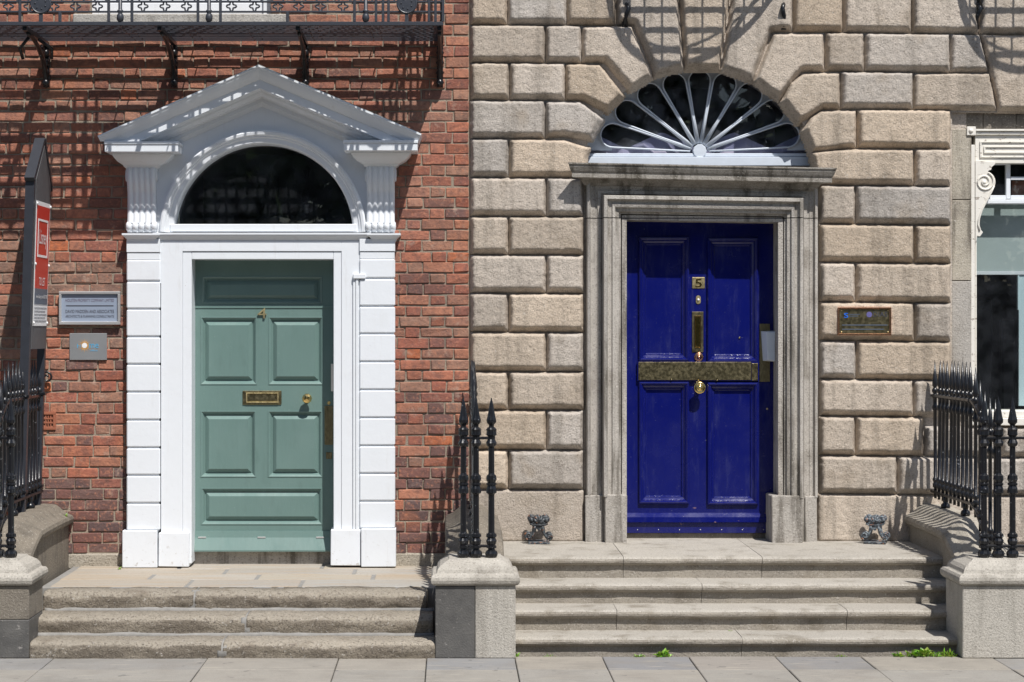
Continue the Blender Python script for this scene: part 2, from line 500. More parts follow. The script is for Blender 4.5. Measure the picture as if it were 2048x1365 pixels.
M['rub'] = mat('rubble granite', granite((.40, .36, .29), (.5, .45, .38), .6, (.2, .18, .14), .6, 0, 1.4), .95, spec=.2)
M['asphalt'] = mat('asphalt', plain((.05, .05, .05), .3, .6, 60), .9)
M['joint'] = mat('sandy joint', plain((.17, .155, .135), .3, .4, 40), .95)
def glass(name, tintc, ior=1.5, dust=.045):
    m = bpy.data.materials.new(name); m.use_nodes = True; nt = m.node_tree; nt.nodes.clear()
    o = nt.nodes.new('ShaderNodeOutputMaterial'); mx = nt.nodes.new('ShaderNodeMixShader')
    lw = nt.nodes.new('ShaderNodeLayerWeight'); lw.inputs['Blend'].default_value = .5
    pw = nt.nodes.new('ShaderNodeMath'); pw.operation = 'POWER'; pw.inputs[1].default_value = 5
    fr = nt.nodes.new('ShaderNodeMath'); fr.operation = 'MULTIPLY_ADD'; fr.inputs[1].default_value = .92; fr.inputs[2].default_value = .08
    nt.links.new(lw.outputs['Facing'], pw.inputs[0]); nt.links.new(pw.outputs[0], fr.inputs[0])
    tr = nt.nodes.new('ShaderNodeBsdfTransparent'); tr.inputs[0].default_value = (*tintc, 1)
    gl = nt.nodes.new('ShaderNodeBsdfGlossy'); gl.inputs['Roughness'].default_value = 0.01
    bp = nt.nodes.new('ShaderNodeBump'); bp.inputs['Strength'].default_value = .02; bp.inputs['Distance'].default_value = .02
    ns = nt.nodes.new('ShaderNodeTexNoise'); ns.inputs['Scale'].default_value = 3
    g = nt.nodes.new('ShaderNodeNewGeometry')
    nt.links.new(g.outputs['Position'], ns.inputs['Vector']); nt.links.new(ns.outputs['Fac'], bp.inputs['Height'])
    nt.links.new(bp.outputs[0], gl.inputs['Normal'])
    nt.links.new(fr.outputs[0], mx.inputs[0]); nt.links.new(tr.outputs[0], mx.inputs[1]); nt.links.new(gl.outputs[0], mx.inputs[2])
    df = nt.nodes.new('ShaderNodeBsdfDiffuse'); df.inputs[0].default_value = (.46, .50, .58, 1)
    m2 = nt.nodes.new('ShaderNodeMixShader'); n2 = nt.nodes.new('ShaderNodeTexNoise'); n2.inputs['Scale'].default_value = 9; n2.inputs['Detail'].default_value = 6
    mr = nt.nodes.new('ShaderNodeMapRange'); mr.inputs['From Min'].default_value = .35; mr.inputs['From Max'].default_value = .75; mr.inputs['To Min'].default_value = .008; mr.inputs['To Max'].default_value = dust
    nt.links.new(g.outputs['Position'], n2.inputs['Vector']); nt.links.new(n2.outputs['Fac'], mr.inputs['Value']); nt.links.new(mr.outputs[0], m2.inputs[0])
    nt.links.new(mx.outputs[0], m2.inputs[1]); nt.links.new(df.outputs[0], m2.inputs[2])
    nt.links.new(m2.outputs[0], o.inputs[0])
    return m
M['glass'] = glass('window glass', (.80, .84, .84))
M['fanglass'] = glass('old bluish glass', (.66, .70, .80), dust=.15)

# ================================================================== GROUND
g = MB(); g.box(-80, 80, -90, -4.72, -.32, -.13)
obj('road', g, M['asphalt'], kind='structure')
g = MB(); g.box(-80, 80, -4.38, .6, -.32, -.03)
pave = obj('pavement', g, M['joint'], kind='structure')
g = MB(); g.box(-80, 80, -4.71, -4.39, -.32, 0.0, .012)
obj('kerb', g, M['pier'], kind='structure')
SLABC = [(.34, .32, .29), (.25, .25, .26), (.38, .345, .30), (.29, .285, .28), (.36, .33, .27), (.40, .34, .275)]
joints = [-3.35, -2.42, -1.48, -.68, -.143, .396, .933, 1.463, 1.994, 2.52, 3.317, 4.1, 4.9]
rows = [(-1.90, -2.39), (-2.39, -3.02), (-3.02, -3.7), (-3.7, -4.38)]
strip = {0: (.27, .275, .29), 2: (.36, .335, .30), 3: (.37, .34, .30), 4: (.25, .26, .285), 5: (.385, .35, .30), 6: (.225, .235, .265), 7: (.33, .30, .275), 8: (.225, .23, .25), 9: (.36, .33, .285), 10: (.28, .285, .295)}
for r, (ya, yb) in enumerate(rows):
    js = joints if r in (0, 1) else [j + .27 * (r - 1) for j in joints]
    for i in range(len(js) - 1):
        g = MB()
        c = strip.get(i, SLABC[3]) if r == 0 else SLABC[(i * 5 + r * 2) % 6]
        if r == 1: c = [(.36, .34, .31), (.35, .335, .31), (.37, .345, .31), (.34, .325, .30)][i % 4]
        mean = np.array((.325, .31, .29)); c = tuple(mean + (np.array(c) - mean) * .62)
        g.col = c
        g.box(js[i] + .0028, js[i + 1] - .0028, yb + .0025 + (.010 if i % 3 == 0 else 0), ya - .002, -.05, random.uniform(-.003, .002), .004)
        obj('paving_slab', g, M['slab'], pave)

# ================================================================== BRICK HOUSE
house = thing('brick_house', (PX(360), 0, 0), 'red brick house with white pedimented doorway and sage green door', 'building')
w = MB()
XL = -5.4; XR = PX(938.5)
T = .34; YM = .001                                       # mortar face
zb = PZ(1108)
w.box(XL, PX(345), YM, T, 0, PZ(285))                     # left of the doorway
w.box(PX(712), XR, YM, T, 0, PZ(285))
zs = PZ(29)
w.box(XL, XR, YM, T, PZ(285), zs)
w.box(XL, PX(181), YM, T, zs, 7.0)
w.box(PX(541), XR, YM, T, zs, 7.0)
w.box(PX(181), PX(541), YM, T, 6.4, 7.0)
wall = obj('wall', w, M['mortar'], house)
# bricks in Flemish bond
def occluded(px0, px1, py0, py1):
    cx, cy = (px0 + px1) / 2, (py0 + py1) / 2
    if cx < 4 or cx > 934 or cy < 4 or cy > 1106: return True
    if cy < 86: return True
    if cx < 98 and cy > 275: return True
    if 116 < cx < 242 and 580 < cy < 652: return True
    if 136 < cx < 215 and 664 < cy < 722: return True
    if cx > 900 and cy > 760: return True
    return False
def behind_case(px0, px1, py0, py1):
    # wholly covered by the white doorcase
    def ins(x, y):
        if y > 470: return 262 < x < 782
        if y > 300: return 268 < x < 776
        return y > 150 + abs(x - 518) * .4409 + 12 and 215 < x < 825
    return all(ins(x, y) for x in (px0, px1) for y in (py0, py1))
PAL = [(.38, .135, .085), (.33, .11, .075), (.41, .17, .11), (.28, .105, .08), (.33, .155, .11), (.22, .09, .075),
       (.16, .085, .08), (.52, .15, .06), (.38, .20, .145), (.27, .15, .115)]
PW = np.array([20, 17, 15, 12, 12, 9, 6, 3.2, 10, 9.]); PW /= PW.sum()
course = 0.0763; bricks = []
nrow = 62
for k in range(nrow):
    z0 = zb + k * course + .0045; z1 = z0 + course - .0090 + random.uniform(-.002, .002)
    if z1 > 4.75: break
    x = XR - .004
    head = (k % 2 == 0)
    if not head: x_off = 0
    first = True
    while x > -4.5:
        L = .103 if head else .214
        if first and k % 2 == 1: L = .16
        first = False
        L += random.uniform(-.008, .008)
        x1 = x; x0 = x - L; x = x0 - .0080 - random.uniform(0, .002); head = not head
        px0, px1 = VX + x0 * S(0), VX + x1 * S(0); py0, py1 = VY + (EYE - z1) * S(0), VY + (EYE - z0) * S(0)
        if behind_case(px0, px1, py0, py1): continue
        if py1 < 29 and px1 > 178 and px0 < 544:
            if px0 > 178 and px1 < 544: continue
            if px0 < 178: x1b = PX(180); x0b = x0
            else: x0b = PX(542); x1b = x1
            if x1b - x0b < .02: continue
            x0, x1 = x0b, x1b
        bricks.append((x0, x1, z0, z1, px0, px1, py0, py1))
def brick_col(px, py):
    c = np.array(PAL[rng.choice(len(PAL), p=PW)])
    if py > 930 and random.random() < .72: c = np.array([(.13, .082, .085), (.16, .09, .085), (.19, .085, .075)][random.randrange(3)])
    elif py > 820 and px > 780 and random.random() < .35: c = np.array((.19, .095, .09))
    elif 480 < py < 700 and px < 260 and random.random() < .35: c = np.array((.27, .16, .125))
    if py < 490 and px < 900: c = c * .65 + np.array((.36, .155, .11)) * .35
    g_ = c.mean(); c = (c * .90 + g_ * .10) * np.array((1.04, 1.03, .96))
    return tuple(c * random.uniform(.82, 1.12))
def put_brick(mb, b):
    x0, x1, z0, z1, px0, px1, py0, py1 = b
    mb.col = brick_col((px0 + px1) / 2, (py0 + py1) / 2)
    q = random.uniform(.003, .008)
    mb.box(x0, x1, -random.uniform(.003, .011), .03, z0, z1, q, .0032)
vis = [b for b in bricks if not occluded(b[4], b[5], b[6], b[7])]
vis.sort(key=lambda b: -(b[1] - b[0]) * (b[3] - b[2]))
pick = set(map(id, vis[:300]))
rest = MB()
for b in bricks:
    if id(b) in pick:
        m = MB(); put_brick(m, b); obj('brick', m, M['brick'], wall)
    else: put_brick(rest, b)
obj('brickwork', rest, M['brick'], wall, kind='stuff')
m = MB(); m.pbox(120, 1107, 252, 1140, -.012, .05, .012, .004); obj('footing_stone', m, M['rub'], wall)
m = MB(); m.pbox(786, 1107, 935, 1140, -.012, .05, .012, .004); obj('footing_stone', m, M['rub'], wall)
# terracotta air brick
m = MB(); vx0, vx1, vz0, vz1 = PX(82), PX(112), PZ(860), PZ(824)
for a, b, c, d in ((vx0, vx1, vz1 - .02, vz1), (vx0, vx1, vz0, vz0 + .02), (vx0, vx0 + .018, vz0 + .02, vz1 - .02), (vx1 - .018, vx1, vz0 + .02, vz1 - .02)):
    m.box(a, b, -.016, .02, c, d, .002)
for i in range(1, 3):
    zz = vz0 + .02 + (vz1 - vz0 - .04) * i / 3; m.box(vx0 + .018, vx1 - .018, -.012, .01, zz - .004, zz + .004)
for i in range(1, 4):
    xx = vx0 + .018 + (vx1 - vx0 - .036) * i / 4; m.box(xx - .004, xx + .004, -.010, .01, vz0 + .02, vz1 - .02)
obj('air_brick', m, M['terracotta'], house)

# ---- upper sash window behind the balcony
yw = .10
wf = MB()
for a in ((181, -700, 196, 30), (527, -700, 541, 30)): wf.pbox(a[0], a[1], a[2], a[3], yw - .03, yw + .12)
wf.pbox(196, 6, 527, 29, yw, yw + .05, .004)
wf.pbox(196, -30, 527, 5, yw + .004, yw + .046, .002)
wf.pbox(354, -700, 369, -30, yw + .006, yw + .044)
win = obj('window', wf, M['white'], house)
m = MB(); m.add([(PX(190), yw + .025, PZ(-30)), (PX(533), yw + .025, PZ(-30)), (PX(533), yw + .025, 6.4), (PX(190), yw + .025, 6.4)], [(0, 1, 2, 3)]); obj('pane', m, M['glass'], win)
m = MB(); m.pbox(146, 28.5, 573, 46, -.05, .12, .006, .002); obj('sill', m, M['pier'], house, label='mossy stone window sill behind the balcony rail')
m = MB(); m.box(PX(185), PX(538), .5, .52, zs, 6.3); obj('blind', m, M['paper'], win)

# ---- white doorcase
case_m = MB()
YT = -.06                                                   # tympanum face
acx, acz = PX(527, YT), PZ(468, YT); AR = 179 / S(YT)
outl = [PP(x, y, YT) for x, y in ((788, 468), (788, 300), (760, 272), (517, 168), (275, 274), (255, 300), (255, 468))]
outl = [(p[0], p[2]) for p in outl]
arched_sheet(case_m, acx, acz, AR + .02, outl, YT, .004, 0, 180, 64)
case_m.pbox(330, 463, 722, 481, -.05, .30)
case = obj('doorcase', case_m, M['white'], house, label='white painted pedimented doorcase')
# archivolt
m = MB(); ro = 206 / S(YT)
d = ro - AR
m.sweep(arc(acx, acz, ro, 179, 1, 60), [(0, -.062), (0, -.104), (.012, -.112), (.03, -.108), (.04, -.094), (.046, -.094), (.055, -.082), (d - .012, -.078), (d - .004, -.068), (d, -.06), (d, .07)], True)
obj('arch_moulding', m, M['white'], case)
m = MB(); m.pbox(340, 448.5, 714, 463.5, -.088, .07, .004); obj('fanlight_sill', m, M['white'], case)
# raking pediment
YR = -.33
tip_l, apex, tip_r = PP(195, 272, YR), PP(517, 130, YR), PP(843, 268, YR)
path = [(tip_l[0], tip_l[2]), (apex[0], apex[2]), (tip_r[0], tip_r[2])]
prof = [(.0, .004), (0, YR), (.012, YR), (.016, YR + .006), (.03, -.318), (.05, -.304), (.07, -.284), (.080, -.276), (.084, -.268), (.086, -.262), (.140, -.262), (.142, -.255), (.146, -.17),
        (.160, -.165), (.17, -.15), (.178, -.125), (.186, -.12), (.188, -.10), (.212, -.098), (.218, -.085), (.232, -.072), (.24, -.061), (.24, .004)]
zc = PZ(283, -.33)
def clip(mb, z, keep_above=True):
    bm = bmesh.new(); vs = [bm.verts.new(p) for p in mb.v]
    for f in mb.f:
        try: bm.faces.new([vs[i] for i in f])
        except ValueError: pass
    geom = bm.verts[:] + bm.edges[:] + bm.faces[:]
    bmesh.ops.bisect_plane(bm, geom=geom, plane_co=(0, 0, z), plane_no=(0, 0, 1), clear_inner=keep_above, clear_outer=not keep_above)
    out = MB(); bm.verts.ensure_lookup_table(); bm.verts.index_update()
    out.add([v.co[:] for v in bm.verts], [[v.index for v in f.verts] for f in bm.faces])
    bm.free(); return out
for a, b, lab in ((path[0], path[1], 0), (path[1], path[2], 1)):
    m = MB(); m.sweep(path, prof)
    full = clip(m, zc + .001)
    # split at the apex so that each slope is its own piece
    bm = bmesh.new(); vs = [bm.verts.new(p) for p in full.v]
    for f in full.f:
        try: bm.faces.new([vs[i] for i in f])
        except ValueError: pass
    bmesh.ops.bisect_plane(bm, geom=bm.verts[:] + bm.edges[:] + bm.faces[:], plane_co=(path[1][0], 0, 0), plane_no=(1, 0, 0), clear_outer=(lab == 0), clear_inner=(lab == 1))
    o2 = MB(); bm.verts.ensure_lookup_table(); bm.verts.index_update()
    o2.add([v.co[:] for v in bm.verts], [[v.index for v in f.verts] for f in bm.faces]); bm.free()
    obj('raking_cornice', o2, M['white'], case)
# lead on the pediment top
m = MB(); m.sweep([(path[0][0] + .02, path[0][1] + .0135), (path[1][0], path[1][1] + .0055), (path[2][0] - .02, path[2][1] + .0135)], [(0, .0), (0, -.315), (.004, -.315), (.004, 0)])
obj('lead_flashing', m, M['cement'], case)

def pilaster(sx, caps, plinth, blocks, con):
    # sx: (x0,x1) of the rusticated blocks
    for a, b in zip(blocks[:-1], blocks[1:]):
        m = MB(); m.pbox(sx[0], a + 1.6, sx[1], b - 1.6, -.102, -.02, .007); obj('pilaster_block', m, M['white'], case)
    m = MB(); m.pbox(sx[0] + 2, blocks[0], sx[1] - 2, blocks[-1], -.088, .004); obj('pilaster_core', m, M['white'], case)
    m = MB(); m.pbox(plinth[0], plinth[1], plinth[2], plinth[3], -.135, .004, .004, .002); obj('plinth_block', m, M['white'], case)
    # necking and cap
    m = MB(); m.pbox(sx[0], 478, sx[1], blocks[0] - 14, -.102, .004, .002); m.pbox(sx[0] + 1, blocks[0] - 13, sx[1] - 1, blocks[0] + 1, -.096, .004, .002)
    x0, x1 = PX(caps[0], -.15), PX(caps[1], -.15)
    prc = [(0, PZ(466.5, -.17)), (0, PZ(470, -.17)), (.012, PZ(473, -.17)), (.03, PZ(478, -.17)), (.034, PZ(482, -.17))]
    m.loft([[(x0 + i, -.137 + i, z), (x1 - i, -.137 + i, z), (x1 - i, .0, z), (x0 + i, .0, z)] for i, z in prc])
    obj('pilaster_cap', m, M['white'], case)
    # fluted console
    c0, c1 = PX(con[0], -.12), PX(con[1], -.12); zt, zb_ = PZ(324, -.12), PZ(446, -.12)
    m = MB(); nu, nv = 41, 26; vs = []; fs = []
    for j in range(nv + 1):
        t = j / nv; z = zt + (zb_ - zt) * t
        yb = -.112 - .026 * math.sin(min(1, t / .5) * math.pi) + .030 * (t ** 1.1) - .025 * max(0, t - .78) / .22
        for i in range(nu + 1):
            u = i / nu; ree = abs(math.sin(u * math.pi * 5)) ** .7
            vs.append((c0 + (c1 - c0) * u, yb - .015 * ree * min(1, t * 9 + .0), z))
    for j in range(nv):
        for i in range(nu):
            a = j * (nu + 1) + i; fs.append((a, a + 1, a + nu + 2, a + nu + 1))
    m.add(vs, fs, True)
    for e, cx in ((0, c0), (nu, c1)):
        sv = []; sf = []
        for j in range(nv + 1):
            p = vs[j * (nu + 1) + e]; sv += [p, (p[0], -.03, p[2])]
        for j in range(nv): sf.append((2 * j, 2 * j + 1, 2 * j + 3, 2 * j + 2))
        m.add(sv, sf)
    k = obj('console', m, M['white'], case)
    m = MB(); n = 5; bw = (c1 - c0 + .02) / n
    for i in range(n):
        xc = c0 - .01 + bw * (i + .5); h = bw * .5
        m.lathe((xc, -.095, PZ(453, -.12)), [(.001, -h), (.026, -h * .92), (.036, -h * .5), (.039, 0), (.036, h * .5), (.026, h * .92), (.001, h)], 12, 'X')
    m.box(c0, c1, -.105, -.03, PZ(465, -.12), PZ(446, -.12))
    obj('console_scroll', m, M['white'], case)
    # side scroll eyes
    for sgn, xc in ((-1, c0), (1, c1)):
        m = MB(); pts = []
        for q in range(26):
            a = q * .42; rr = .052 * (1 - q / 30)
            pts.append((xc + sgn * .004, -.085 + rr * .8 * math.cos(a), PZ(352, -.12) + rr * math.sin(a)))
        m.tube(pts, .009, 5)
        obj('console_volute', m, M['white'], case)
def cornice_cap(x0, x1, cx0, cx1, ty):
    m = MB(); f = -.318
    zt = PZ(ty, f); a, b = PX(x0, f), PX(x1, f)
    m.box(a, b, f, .0, zt - .022, zt, .003)
    m.box(a + .004, b - .004, f + .006, .0, zt - .072, zt - .0225, .002)
    e = PX(cx0, -.13) - a - .004; g2 = b - PX(cx1, -.13) - .004
    z0 = zt - .0725; secs = []
    for t, zz in ((.32, 0), (.33, .012), (.42, .03), (.58, .055), (.85, .078), (.9, .09), (1.0, .10), (1.0, .135)):
        yy = f + .03 + (.165) * t
        secs.append([(a + e * t, yy, z0 - zz), (b - g2 * t, yy, z0 - zz), (b - g2 * t, 0, z0 - zz), (a + e * t, 0, z0 - zz)])
    m.loft(secs)
    obj('cornice_block', m, M['white'], case)
LB = [519, 563, 618.5, 674, 729, 784.5, 840.5, 896, 951, 1007, 1062]
RB = [517, 557.5, 613, 668, 724, 780, 836, 892, 947.5, 1003, 1058]
pilaster((253, 320), (243, 318), (244, 1062, 314, 1136), LB, (254, 311))
pilaster((719, 790), (734, 801), (722, 1058, 792, 1134), RB, (733, 789))
cornice_cap(208, 357, 253, 312, 283)
cornice_cap(686, 836, 733, 790, 280.5)
# door frame
fr = MB(); YF = -.085
xi0, xi1 = PX(383, YF), PX(667, YF); zl = PZ(519, YF); zf = PZ(1128, YF)
zbk = .22
fr.box(PX(322, YF), PX(365, YF), YF, zbk, zf, PZ(481, YF), .002)
fr.box(PX(683, YF), PX(721, YF), YF, zbk, zf, PZ(481, YF), .002)
fr.box(PX(365, YF), PX(683, YF), YF, zbk, PZ(503, YF), PZ(481, YF), .002)
fr.box(PX(365, YF) + .001, xi0, YF + .007, zbk, zf, PZ(503, YF), .003)
fr.box(xi1, PX(683, YF) - .001, YF + .007, zbk, zf, PZ(503, YF), .003)
fr.box(xi0 + .001, xi1 - .001, YF + .007, zbk, zl, PZ(503.6, YF), .003)
fr.box(PX(311, YF), PX(322.5, YF), YF + .002, 0, PZ(567, YF), PZ(482, YF), .003)
fr.box(PX(721.5, YF), PX(731, YF), YF + .002, 0, PZ(567, YF), PZ(482, YF), .003)
obj('door_frame', fr, M['white'], case)
m = MB()
m.box(PX(706, YF), PX(711, YF), YF - .014, YF + .01, PZ(1060, YF), PZ(553, YF), .003)
m.box(PX(711.5, YF), PX(717, YF), YF - .02, YF + .01, PZ(1060, YF), PZ(558, YF), .003)
m.pbox(706, 548, 731, 558, YF - .03, YF, .004)
obj('architrave_bead', m, M['white'], case)
m = MB(); m.pbox(317, 1066, 378, 1134, YF - .03, .1, .004, .002); obj('plinth_block', m, M['white'], case)
m = MB(); m.pbox(661, 1060, 721, 1132, YF - .03, .1, .004, .002); obj('plinth_block', m, M['white'], case)
# impost cornice over the lintel
m = MB(); za = PZ(466, -.118); a, b = PX(305, -.118), PX(742, -.118)
m.loft([[(a + i, -.118 + i * .7, za - q), (b - i, -.118 + i * .7, za - q), (b - i, 0, za - q), (a + i, 0, za - q)] for i, q in ((0, 0), (0, .012), (.01, .022), (.03, .036), (.045, .05))])
obj('impost_cornice', m, M['white'], case)
# fanlight pane
m = MB(); pts = arc(acx, acz, AR + .01, 0, 180, 40)
m.add([(p[0], .055, p[1]) for p in pts], [tuple(range(len(pts)))])
obj('fanlight_pane', m, M['glass'], house)
m = MB(); m.box(PX(300), PX(760), 1.6, 1.65, .3, 4.2); m.box(PX(345), PX(352), .35, 1.6, .3, 4.2); m.box(PX(703), PX(710), .35, 1.6, .3, 4.2); m.box(PX(345), PX(710), .35, 1.6, PZ(270), PZ(260)); m.box(PX(345), PX(710), .35, 1.6, .25, .3)
obj('hallway', m, M['dark'], house)

# ---- doors
def door(name, parent, px0, py0, px1, py1, yd, panels, material, style, label):
    xs = sorted({px0, px1} | {p[0] for p in panels} | {p[2] for p in panels})
    ys = sorted({py0, py1} | {p[1] for p in panels} | {p[3] for p in panels})
    m = MB()
    for i in range(len(xs) - 1):
        for j in range(len(ys) - 1):
            cx, cy = (xs[i] + xs[i + 1]) / 2, (ys[j] + ys[j + 1]) / 2
            if any(p[0] < cx < p[2] and p[1] < cy < p[3] for p in panels): continue
            x0, x1, z0, z1 = PX(xs[i], yd), PX(xs[i + 1], yd), PZ(ys[j + 1], yd), PZ(ys[j], yd)
            m.add([(x0, yd, z0), (x1, yd, z0), (x1, yd, z1), (x0, yd, z1)], [(0, 1, 2, 3)])
    m.box(PX(px0, yd), PX(px1, yd), yd + .03, yd + .05, PZ(py1, yd), PZ(py0, yd))
    dr = obj(name, m, material, parent, label=label)
    for p in panels:
        x0, x1, z0, z1 = PX(p[0], yd), PX(p[2], yd), PZ(p[3], yd), PZ(p[1], yd)
        m = MB(); secs = []
        if style == 'raised':
            pr = [(0, yd), (.0, yd - .003), (.006, yd - .004), (.016, yd + .004), (.028, yd + .02), (.033, yd + .021), (.036, yd + .016), (.058, yd - .002), (.06, yd - .004)]
        elif style == 'flat':
            pr = [(0, yd), (.01, yd + .004), (.018, yd + .010), (.024, yd + .010), (.03, yd + .018)]
        else:
            pr = [(0, yd), (0, yd - .014), (.006, yd - .022), (.014, yd - .024), (.022, yd - .016), (.026, yd - .016), (.032, yd - .004), (.044, yd + .006), (.05, yd + .006), (.056, yd + .016), (.06, yd + .017)]
        for i, y in pr: secs.append([(x0 + i, y, z0 + i), (x1 - i, y, z0 + i), (x1 - i, y, z1 - i), (x0 + i, y, z1 - i)])
        k = len(secs); vs = [q for s_ in secs for q in s_]; fs = []
        for a in range(k - 1):
            for b in range(4): fs.append((a * 4 + b, a * 4 + (b + 1) % 4, a * 4 + 4 + (b + 1) % 4, a * 4 + 4 + b))
        fs.append(tuple(range((k - 1) * 4, k * 4)))
        m.add(vs, fs); obj('panel', m, material, dr)
    return dr
YG = .122
gd = door('door', house, 372, 500, 676, 1078, YG,
          [(404, 553, 645, 608), (401, 634, 514, 770), (537, 634, 646, 770), (401, 822, 512, 955), (536, 822, 645, 955), (402, 976, 645, 1050)], M['green'], 'raised', 'sage green panelled door')
m = MB(); y = YG
m.box(PX(385, y), PX(668, y), y - .006, y, PZ(617, y), PZ(611, y), .002)        # lock rail line below the top panel
obj('door_rail', m, M['green'], gd)
m = MB(); a0, a1 = PX(383, y), PX(664, y)
m.loft([[(a0, y - .012, PZ(1062, y)), (a0, y - .02, PZ(1075, y)), (a0, y - .055, PZ(1099, y)), (a0, y - .055, PZ(1102, y)), (a0, y + .02, PZ(1102, y)), (a0, y + .02, PZ(1062, y))],
        [(a1, y - .012, PZ(1062, y)), (a1, y - .02, PZ(1075, y)), (a1, y - .055, PZ(1099, y)), (a1, y - .055, PZ(1102, y)), (a1, y + .02, PZ(1102, y)), (a1, y + .02, PZ(1062, y))]])
wb = obj('weather_board', m, M['green'], gd)
m = MB(); m.pbox(376, 1102, 668, 1136, YG - .0, .3, .003); obj('threshold', m, M['ashlar'], house)
def plate(px0, py0, px1, py1, y, th, mt, parent, nm, b=.003):
    m = MB(); m.pbox(px0, py0, px1, py1, y - th, y, b); return obj(nm, m, mt, parent)
lp = MB(); lp.pbox(485, 782, 563, 810, YG - .008, YG, .003)
letp = obj('letter_plate', lp, M['tarnish'], gd)
m = MB()
for q in ((492, 786, 557, 788), (492, 804, 557, 806.5), (492, 788.2, 494.5, 803.8), (554.5, 788.2, 557, 803.8)): m.pbox(*q, YG - .016, YG - .007, .001)
obj('letter_plate_rim', m, M['brass'], gd)
m = MB(); m.pbox(495, 789, 554, 803, YG - .012, YG - .0081, .002); obj('letter_flap', m, M['tarnish'], gd)
def knob(px, py, y, r, parent, mt, n=16):
    m = MB(); c = PP(px, py, y)
    m.lathe(c, [(r * .62, 0), (r * .62, -.006), (r * .4, -.01), (r * .34, -.03), (r * .6, -.036), (r * .95, -.045), (r, -.056), (r * .86, -.068), (r * .5, -.077), (.001, -.08)], n, 'Y', n > 10)
    return obj('knob', m, mt, parent)
knob(615, 797, YG, .036, gd, M['gold'], 10)
def digit(s, px0, py0, px1, py1, y, parent, mt, th=.006):
    m = MB(); x0, x1, z0, z1 = PX(px0, y), PX(px1, y), PZ(py1, y), PZ(py0, y)
    text_into(m, s, x1 - x0, z1 - z0, lambda u, v, o: ((x0 + x1) / 2 + u, y - th, (z0 + z1) / 2 + v))
    n = len(m.v); fr2 = list(m.f)
    m.add([(p[0], y, p[2]) for p in m.v[:n]], [tuple(i for i in f) for f in fr2])
    # side walls along the outline
    cnt = {}
    for f in fr2:
        for a, b in zip(f, f[1:] + f[:1]):
            k = (min(a, b), max(a, b)); cnt[k] = cnt.get(k, 0) + 1
    for (a, b), c in cnt.items():
        if c == 1: m.f.append((a, b, b + n, a + n)); m.sm.append(False)
    return obj('number', m, mt, parent, label='brass house number ' + s)
digit('4', 515, 617, 533, 637, YG - .006, gd, M['brass'], .008)
plate(649, 812, 666, 890, YG, .006, M['tarnish'], gd, 'lock_plate')
plate(652, 905, 664, 918, YG, .005, M['tarnish'], gd, 'keyhole_plate')
m = MB(); c = PP(658, 806, YG); m.lathe(c, [(.012, 0), (.012, -.005), (.006, -.006), (.001, -.003)], 12, 'Y'); obj('keyhole', m, M['gold'], gd)
plate(662, 728, 667, 783, YG - .02, .02, M['oldwhite'], gd, 'strike_strip')
m = MB()
for xx in (404, 523, 640): m.pbox(xx - 8, 1074, xx + 8, 1077, YG - .026, YG - .018, .001)
obj('weather_strip', m, M['alu'], gd)

# ================================================================== GRANITE HOUSE
stone = thing('granite_house', (PX(1500), 0, 0), 'rusticated granite house with royal blue door under a fanlight', 'building')
XE = 6.4
w = MB()
w.box(PX(939.5), PX(1172), .012, .4, 0, 7.0)
w.box(PX(1635), PX(1905), .012, .4, 0, 7.0)
fcx, fcz, FR = PX(1400), PZ(367), 238 / S(0)
rectp = [(PX(1635), PZ(330)), (PX(1635), 7.0), (PX(1172), 7.0), (PX(1172), PZ(330))]
aa = math.degrees(math.asin((PZ(330) - fcz) / FR))
arched_sheet(w, fcx, fcz, FR, rectp, .0125, .4, aa, 180 - aa, 60)
wx0, wx1 = PX(1935), PX(2266)
w.box(PX(1905), XE, .0122, .4, PZ(225), 7.0)
w.box(PX(1905), XE, .0124, .4, 0, PZ(850))
w.box(PX(1905), wx0, .035, .4, PZ(850), PZ(225))
w.box(wx1, XE, .035, .4, PZ(850), PZ(225))
swall = obj('wall', w, M['rust'], stone)
for a, b in ((1905, 1966), (1967, 2032), (2033, 2110), (2111, 2190), (2191, 2266)):
    m = MB(); m.pbox(a, 222, b, 258, .05, .4, .002); obj('frieze_stone', m, M['sidewall'], swall)

